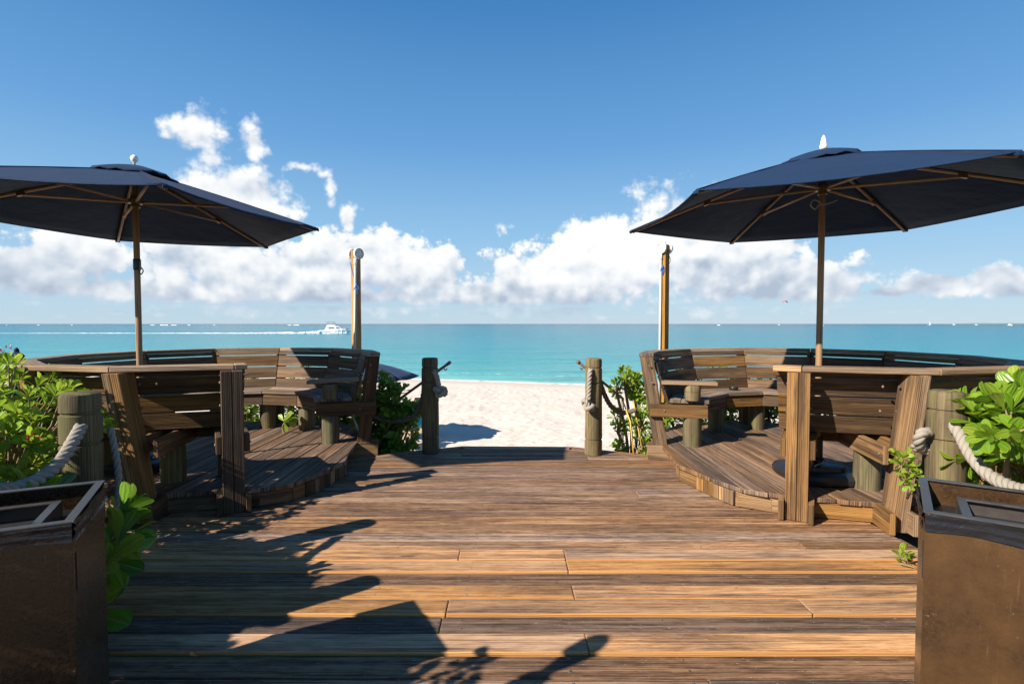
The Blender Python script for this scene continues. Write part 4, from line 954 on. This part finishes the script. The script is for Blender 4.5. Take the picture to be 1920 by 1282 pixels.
# plants behind the camera whose shadows reach the bottom of the picture
_pl = shrub('tall leafy plant out of view beside the left planter', (-1.55, .85, 0), [((-1.68, 1.06, 1.26), (.05, .05, .06)), ((-1.85, .92, 1.18), (.12, .12, .13)), ((-1.6, .75, 1.0), (.15, .15, .2))], 22, .12, seed=50, nl=9)
lb_ = MB(); leaf(lb_, V(-1.43, 1.0, 1.18), V(.02, .05, .34), SUNV, .36, .11, .05, (.5, 0, 0)); leaf(lb_, V(-1.55, .95, 1.12), V(.03, -.02, .30), SUNV, .26, .10, .1, (.5, 0, 0))
lb_.build('broad_leaf', M['leafdark'], _pl, smooth=True)

# ------------------------------------------------------------------ small things on and near the benches
o = MB(); o.lathe([(.045, 0), (.052, .004), (.055, .03), (.052, .036), (.044, .034), (.042, .012), (.001, .010)], (2.71, 6.24, .645), 24)
tag(o.build('ashtray', M['blackpl'], loc=(2.71, 6.24, .645)), 'small round black dish on the right bench seat', 'ashtray')
o = MB(); o.tube([V(1.27, 5.95, .62), V(1.33, 5.72, .35), V(1.345, 5.62, .02)], .0085, 8); tag(o.build('stake', M['stake'], smooth=True, loc=(1.345, 5.62, 0)), 'thin yellow stake leaning beside the right beach post', 'stake')
o = MB(); o.tube([V(1.40, 5.9, .58), V(1.44, 5.84, .3), V(1.50, 5.8, -.05)], .008, 8); tag(o.build('stake', M['stake'], smooth=True, loc=(1.5, 5.8, 0)), 'short yellow cane among the stems of the sparse shrub', 'stake')
t = thing('pole_brush', 'thin grey pole with blue tip leaning by the left bench end', 'pole', (-1.58, 5.6, 0))
o = MB(); o.tube([V(-1.86, 5.72, .60), V(-1.62, 5.60, .10)], .010, 8); o.build('shaft', M['grey'], t, smooth=True)
o = MB(); o.tube([V(-1.62, 5.60, .10), V(-1.585, 5.585, .02)], [.013, .022], 8); o.build('tip', M['towel'], t, smooth=True)

# ------------------------------------------------------------------ beach
def beach_parasol(label, c, gz, open_=True, rr=1.35, ze=.17, za=.55, group='parasols down on the beach'):
    t = thing('beach_parasol', label, 'parasol', (c[0], c[1], gz), group)
    pb = MB(); pb.tube([V(c[0], c[1], gz-.1), V(c[0], c[1], za)], .022, 10); pb.build('pole', M['pole'], t, smooth=True)
    mb = MB(); N = 8
    if open_:
        tips = [V(c[0]+rr*math.cos(R(10+45*k)), c[1]+rr*math.sin(R(10+45*k)), ze) for k in range(8)]; ap = V(c[0], c[1], za)
        for k in range(8):
            idx = {}
            for i in range(7):
                for j in range(5):
                    f = .03+.97*i/6; g = j/4; p = ap.lerp(tips[k], f).lerp(ap.lerp(tips[(k+1) % 8], f), g); p.z += .05*math.sin(math.pi*f)-.03*f*4*g*(1-g); idx[i, j] = len(mb.v); mb.v.append(tuple(p))
            for i in range(6):
                for j in range(4): mb.face([idx[i, j], idx[i+1, j], idx[i+1, j+1], idx[i, j+1]])
        o = mb.build('canopy', M['navy2'], t, smooth=True); o.modifiers.new('s', 'SOLIDIFY').thickness = .004
        vb = MB(); vb.lathe([(.30, -.05), (.16, .0), (.02, .045)], (c[0], c[1], za+.0), 8); vb.build('vent_cap', M['navy2'], t); fb = MB(); fb.lathe([(.01, 0), (.025, .03), (.025, .05), (.005, .07)], (c[0], c[1], za+.03), 10); fb.build('finial', M['white'], t)
    else:
        mb.lathe([(.11, -1.15), (.10, -.9), (.085, -.45), (.062, -.28), (.05, -.20), (.085, -.13), (.10, -.08), (.095, -.03), (.05, .02), (.03, .03)], (c[0], c[1], za), 20, wob=.5); mb.build('folded_canopy', M['navy'], t, smooth=False)
        fb = MB(); fb.lathe([(.02, 0), (.035, .02), (.03, .05), (.008, .08)], (c[0], c[1], za+.02), 12); fb.build('finial', M['navy'], t, smooth=True)
beach_parasol('open blue parasol standing on the sand beyond the left bench', (-3.62, 12.4), ground_z(-3.62, 12.4))
beach_parasol('closed navy parasol at the far left edge behind the bench', (-7.75, 8.0), ground_z(-7.75, 8.0), False, za=.98)
def lounger(label, c, yaw, towel):
    gz = sand_z(c[0], c[1]); t = thing('beach_chair', label, 'beach chair', (c[0], c[1], gz)); Mx = Matrix.Rotation(R(yaw), 3, 'Z'); O = V(c[0], c[1], gz)
    f = lambda x, y, z: O+Mx @ V(x, y, z)
    def slats(P, D, n, nm):
        mb = MB(); P = Vector(P); D = Vector(D); dn = D.normalized()
        for k in range(n):
            q = P+D*((k+.5)/n); A = f(-.3, q.y, q.z); B = f(.3, q.y, q.z); mb.box((A+B)/2, (B-A)/2, (Mx @ dn)*(D.length/n*.4), (Mx @ dn.cross(V(1, 0, 0)))*.008)
        mb.build(nm, M['tan'], t)
    slats((0, -.1, .34), (0, 1.05, 0), 11, 'seat'); slats((0, -.12, .36), (0, -.38, .66), 8, 'backrest')
    for sx in (-1, 1):
        rb = MB(); rb.tube([f(sx*.32, -.5, 1.0), f(sx*.32, -.1, .33), f(sx*.32, 1.0, .33)], .018, 8); rb.build('frame_rail', M['tan'], t, smooth=True)
        for y in (-.1, .85): lb = MB(); lb.tube([f(sx*.31, y, .33), f(sx*.31, y+.08, -.03)], .016, 8); lb.build('leg', M['blackpl'], t, smooth=True)
    if towel:
        mb = MB(); mb.box(f(.1, -.22, .62), (Mx @ V(0, -.13, .22)), (Mx @ V(.2, 0, 0)), (Mx @ V(0, .02, .012))); tag(mb.build('towel', M['towel'], bevel=.006, loc=f(.1, -.22, .6)), 'turquoise towel over the back of the tan beach chair', 'towel')
lounger('tan slatted beach chair on the sand behind the left beach post', (-2.25, 12.0), 160, True)

# ------------------------------------------------------------------ far out: boats, surf, island
def yacht():
    Y = 184.0; O = V((628-960)/960*Y, Y, SEA_Z); t = thing('motor_yacht', 'white motor yacht with flybridge speeding right, trailing foam', 'boat', tuple(O))
    def f(x, y, z): return O+V(x, y, z)
    hb = MB(); secs = [(-5.2, 1.5, .1, 1.25), (-2, 1.7, -.1, 1.35), (1.5, 1.65, -.1, 1.6), (4.2, 1.0, .25, 1.95), (6.0, .06, 1.3, 2.2)]; b = []
    for x, hw, zb, zt in secs:
        ring = [f(x, -hw, zt), f(x, -hw*.85, (zb+zt)/2), f(x, -hw*.3, zb-.3), f(x, hw*.3, zb-.3), f(x, hw*.85, (zb+zt)/2), f(x, hw, zt)]
        b.append([len(hb.v)+i for i in range(6)]); hb.v += [tuple(p) for p in ring]
    for i in range(4):
        for k in range(6): hb.face([b[i][k], b[i][(k+1) % 6], b[i+1][(k+1) % 6], b[i+1][k]])
    hb.face(b[0]); hb.face(b[-1]); hb.build('hull', M['boatwhite'], t)
    cb = MB()
    def tap(bld, x0, x1, xt0, xt1, z0, z1, w0, w1):
        bld.hexa([f(x0, -w0, z0), f(x0, w0, z0), f(xt0, w1, z1), f(xt0, -w1, z1), f(x1, -w0, z0), f(x1, w0, z0), f(xt1, w1, z1), f(xt1, -w1, z1)])
    tap(cb, -3.2, 3.4, -2.6, 1.6, 1.3, 2.55, 1.4, 1.15); cb.build('cabin', M['boatwhite'], t)
    wb = MB(); tap(wb, -1.9, .4, -1.8, .0, 1.85, 2.3, 1.41, 1.32); tap(wb, .8, 2.3, .8, 1.75, 1.85, 2.3, 1.41, 1.31); wb.build('cabin_window', M['boatglass'], t)
    fb = MB(); tap(fb, -2.8, .9, -2.4, .3, 2.56, 3.0, 1.15, .95); fb.build('flybridge', M['boatwhite'], t)
    rb = MB(); tap(rb, -2.6, -.1, -2.6, -.1, 4.0, 4.1, 1.0, 1.0)
    for x in (-2.4, -.3):
        for y in (-.9, .9): rb.tube([f(x, y, 2.9), f(x, y, 4.02)], .05, 6)
    rb.build('hardtop', M['boatglass'], t)
    wk = MB(); rnd = random.Random(5)
    def puff(x0, x1, y, w0, w1, h, n):
        for i in range(n):
            q = i/(n-1); x = x0+(x1-x0)*q; r = (w0+(w1-w0)*q)*rnd.uniform(.6, 1.2); hh = h*(1-.8*q)*rnd.uniform(.5, 1.2)
            wk.lathe([(r, -.05), (r*.9, hh*.5), (r*.5, hh), (.01, hh*1.05)], (x, y+rnd.uniform(-.8, .8), SEA_Z), 9, wob=.5)
    puff(O.x-4.5, O.x-15, Y, .5, .8, .9, 34); puff(O.x-15, O.x-36, Y+.5, .8, .5, .45, 110); puff(O.x+4.5, O.x-4, Y-1.6, .3, .5, .7, 22)
    row = []; n = 160
    for i in range(n+1):
        x = O.x-3-i*1.2; q = i/n; wd = (.9-.55*q)*(.55+.7*abs(noise.noise(V(i*.5, 1, 0)))); h = (.26*(1-q)**2+.05)*(.5+abs(noise.noise(V(i*.37, 7, 0)))*1.4); y = Y+i*.03+.6*noise.noise(V(i*.13, 3, 0)); b_ = len(wk.v)
        wk.v += [(x, y-wd, SEA_Z-.05), (x, y, SEA_Z+h), (x, y+wd, SEA_Z-.05)]
        if i: wk.face([b_-3, b_, b_+1, b_-2]); wk.face([b_-2, b_+1, b_+2, b_-1])
    tag(wk.build('wake', M['foam'], smooth=True), 'white foam wake trailing left behind the motor yacht', 'wake', kind='stuff')
yacht()
sf = MB(); rnd = random.Random(8)
for (a, b, v) in ((12, 14, 610), (71, 75, 610), (134, 137, 610), (283, 290, 609.6), (301, 316, 609.6), (322, 332, 609.6), (352, 358, 609.6), (400, 404, 609.6), (540, 547, 609.4), (551, 562, 609.4), (1345, 1350, 609)):
    Y = 1150.0; x0 = (a-960)/960*Y; x1 = (b-960)/960*Y; n = 6
    for i in range(n):
        x = x0+(x1-x0)*(i+.5)/n; sf.lathe([((x1-x0)/n*.8, -.2), ((x1-x0)/n*.6, rnd.uniform(.5, 1.1)), (.1, rnd.uniform(1.1, 1.7))], (x, Y, SEA_Z), 8, wob=.4)
tag(sf.build('reef_surf', M['foam'], smooth=True), 'small white breakers on the reef along the horizon', 'surf', kind='stuff')
def far_boat(label, u, Y, L, sail, name='far_boat'):
    x = (u-960)/960*Y; t = thing(name, label, 'boat', (x, Y, SEA_Z), 'small boats along the horizon')
    hb = MB(); hb.hexa([V(x-L*.42, Y-1, SEA_Z), V(x-L*.42, Y+1, SEA_Z), V(x-L*.5, Y+1.4, SEA_Z+L*.12), V(x-L*.5, Y-1.4, SEA_Z+L*.12), V(x+L*.42, Y-1, SEA_Z), V(x+L*.42, Y+1, SEA_Z), V(x+L*.5, Y+.3, SEA_Z+L*.15), V(x+L*.5, Y-.3, SEA_Z+L*.15)]); hb.build('hull', M['boatwhite'], t)
    if sail:
        mb = MB(); mb.tube([V(x, Y, SEA_Z), V(x, Y, SEA_Z+L*1.3)], L*.012, 6); mb.build('mast', M['boatwhite'], t)
        s = MB(); s.hexa([V(x+L*.02, Y-.05, SEA_Z+L*.2), V(x+L*.02, Y+.05, SEA_Z+L*.2), V(x+L*.02, Y+.05, SEA_Z+L*1.25), V(x+L*.02, Y-.05, SEA_Z+L*1.25), V(x+L*.42, Y-.05, SEA_Z+L*.2), V(x+L*.42, Y+.05, SEA_Z+L*.2), V(x+L*.04, Y+.05, SEA_Z+L*1.24), V(x+L*.04, Y-.05, SEA_Z+L*1.24)]); s.build('sail', M['boatwhite'], t)
    else:
        c = MB(); c.hexa([V(x-L*.2, Y-.8, SEA_Z+L*.12), V(x-L*.2, Y+.8, SEA_Z+L*.12), V(x-L*.18, Y+.7, SEA_Z+L*.3), V(x-L*.18, Y-.7, SEA_Z+L*.3), V(x+L*.2, Y-.8, SEA_Z+L*.12), V(x+L*.2, Y+.8, SEA_Z+L*.12), V(x+L*.1, Y+.7, SEA_Z+L*.3), V(x+L*.1, Y-.7, SEA_Z+L*.3)]); c.build('cabin', M['boatwhite'], t)
far_boat('tiny white sailing boat on the horizon, right part of the picture', 1742, 1500, 9, True)
far_boat('tiny white boat on the horizon just right of the right parasol pole', 1541, 900, 6, False)
far_boat('tiny white boat on the horizon left of the right parasol pole', 1460, 1500, 7, False)
far_boat('tiny white boat before the low island, nearest the right edge', 1893, 1000, 10, False)
far_boat('tiny white boat at the left tip of the low island', 1788, 1500, 8, False)
far_boat('tiny white boat before the middle of the low island', 1830, 1400, 8, False)
il = MB(); rnd = random.Random(2); Y = 5200; prev = None; n = 60
for i in range(n+1):
    x = (1790-960)/960*Y+i*32; h = min(i, 8)/8*(5+6*noise.noise(V(i*.35, 0, 0))+4); b = len(il.v)
    il.v += [(x, Y-60, SEA_Z-3), (x, Y, SEA_Z+h), (x, Y+200, SEA_Z+h*.8), (x, Y+300, SEA_Z-3)]
    if i:
        for k in range(3): il.face([b-4+k, b+k, b+k+1, b-3+k])
o = il.build('island', M['land'], smooth=False); o['kind'] = 'structure'
t = thing('parasail', 'tiny red parasail hanging over the sea left of the right parasol pole', 'parasail', ((1471-960)/960*700, 700, 29))
o = MB(); cx = (1471-960)/960*700; n = 12; idx = []
for i in range(n+1):
    a = math.pi*i/n; row = []
    for j in range(5):
        q = j/4*math.pi/2; row.append(len(o.v)); o.v.append((cx+3.1*math.cos(a), 700-2.4*math.cos(q*2)*math.sin(a), 30+3.0*math.sin(a)*(.75+.25*math.sin(q*2))))
    idx.append(row)
for i in range(n):
    for j in range(4): o.face([idx[i][j], idx[i+1][j], idx[i+1][j+1], idx[i][j+1]])
q = o.build('wing', M['redfab'], t, smooth=True); q.modifiers.new('s', 'SOLIDIFY').thickness = .15
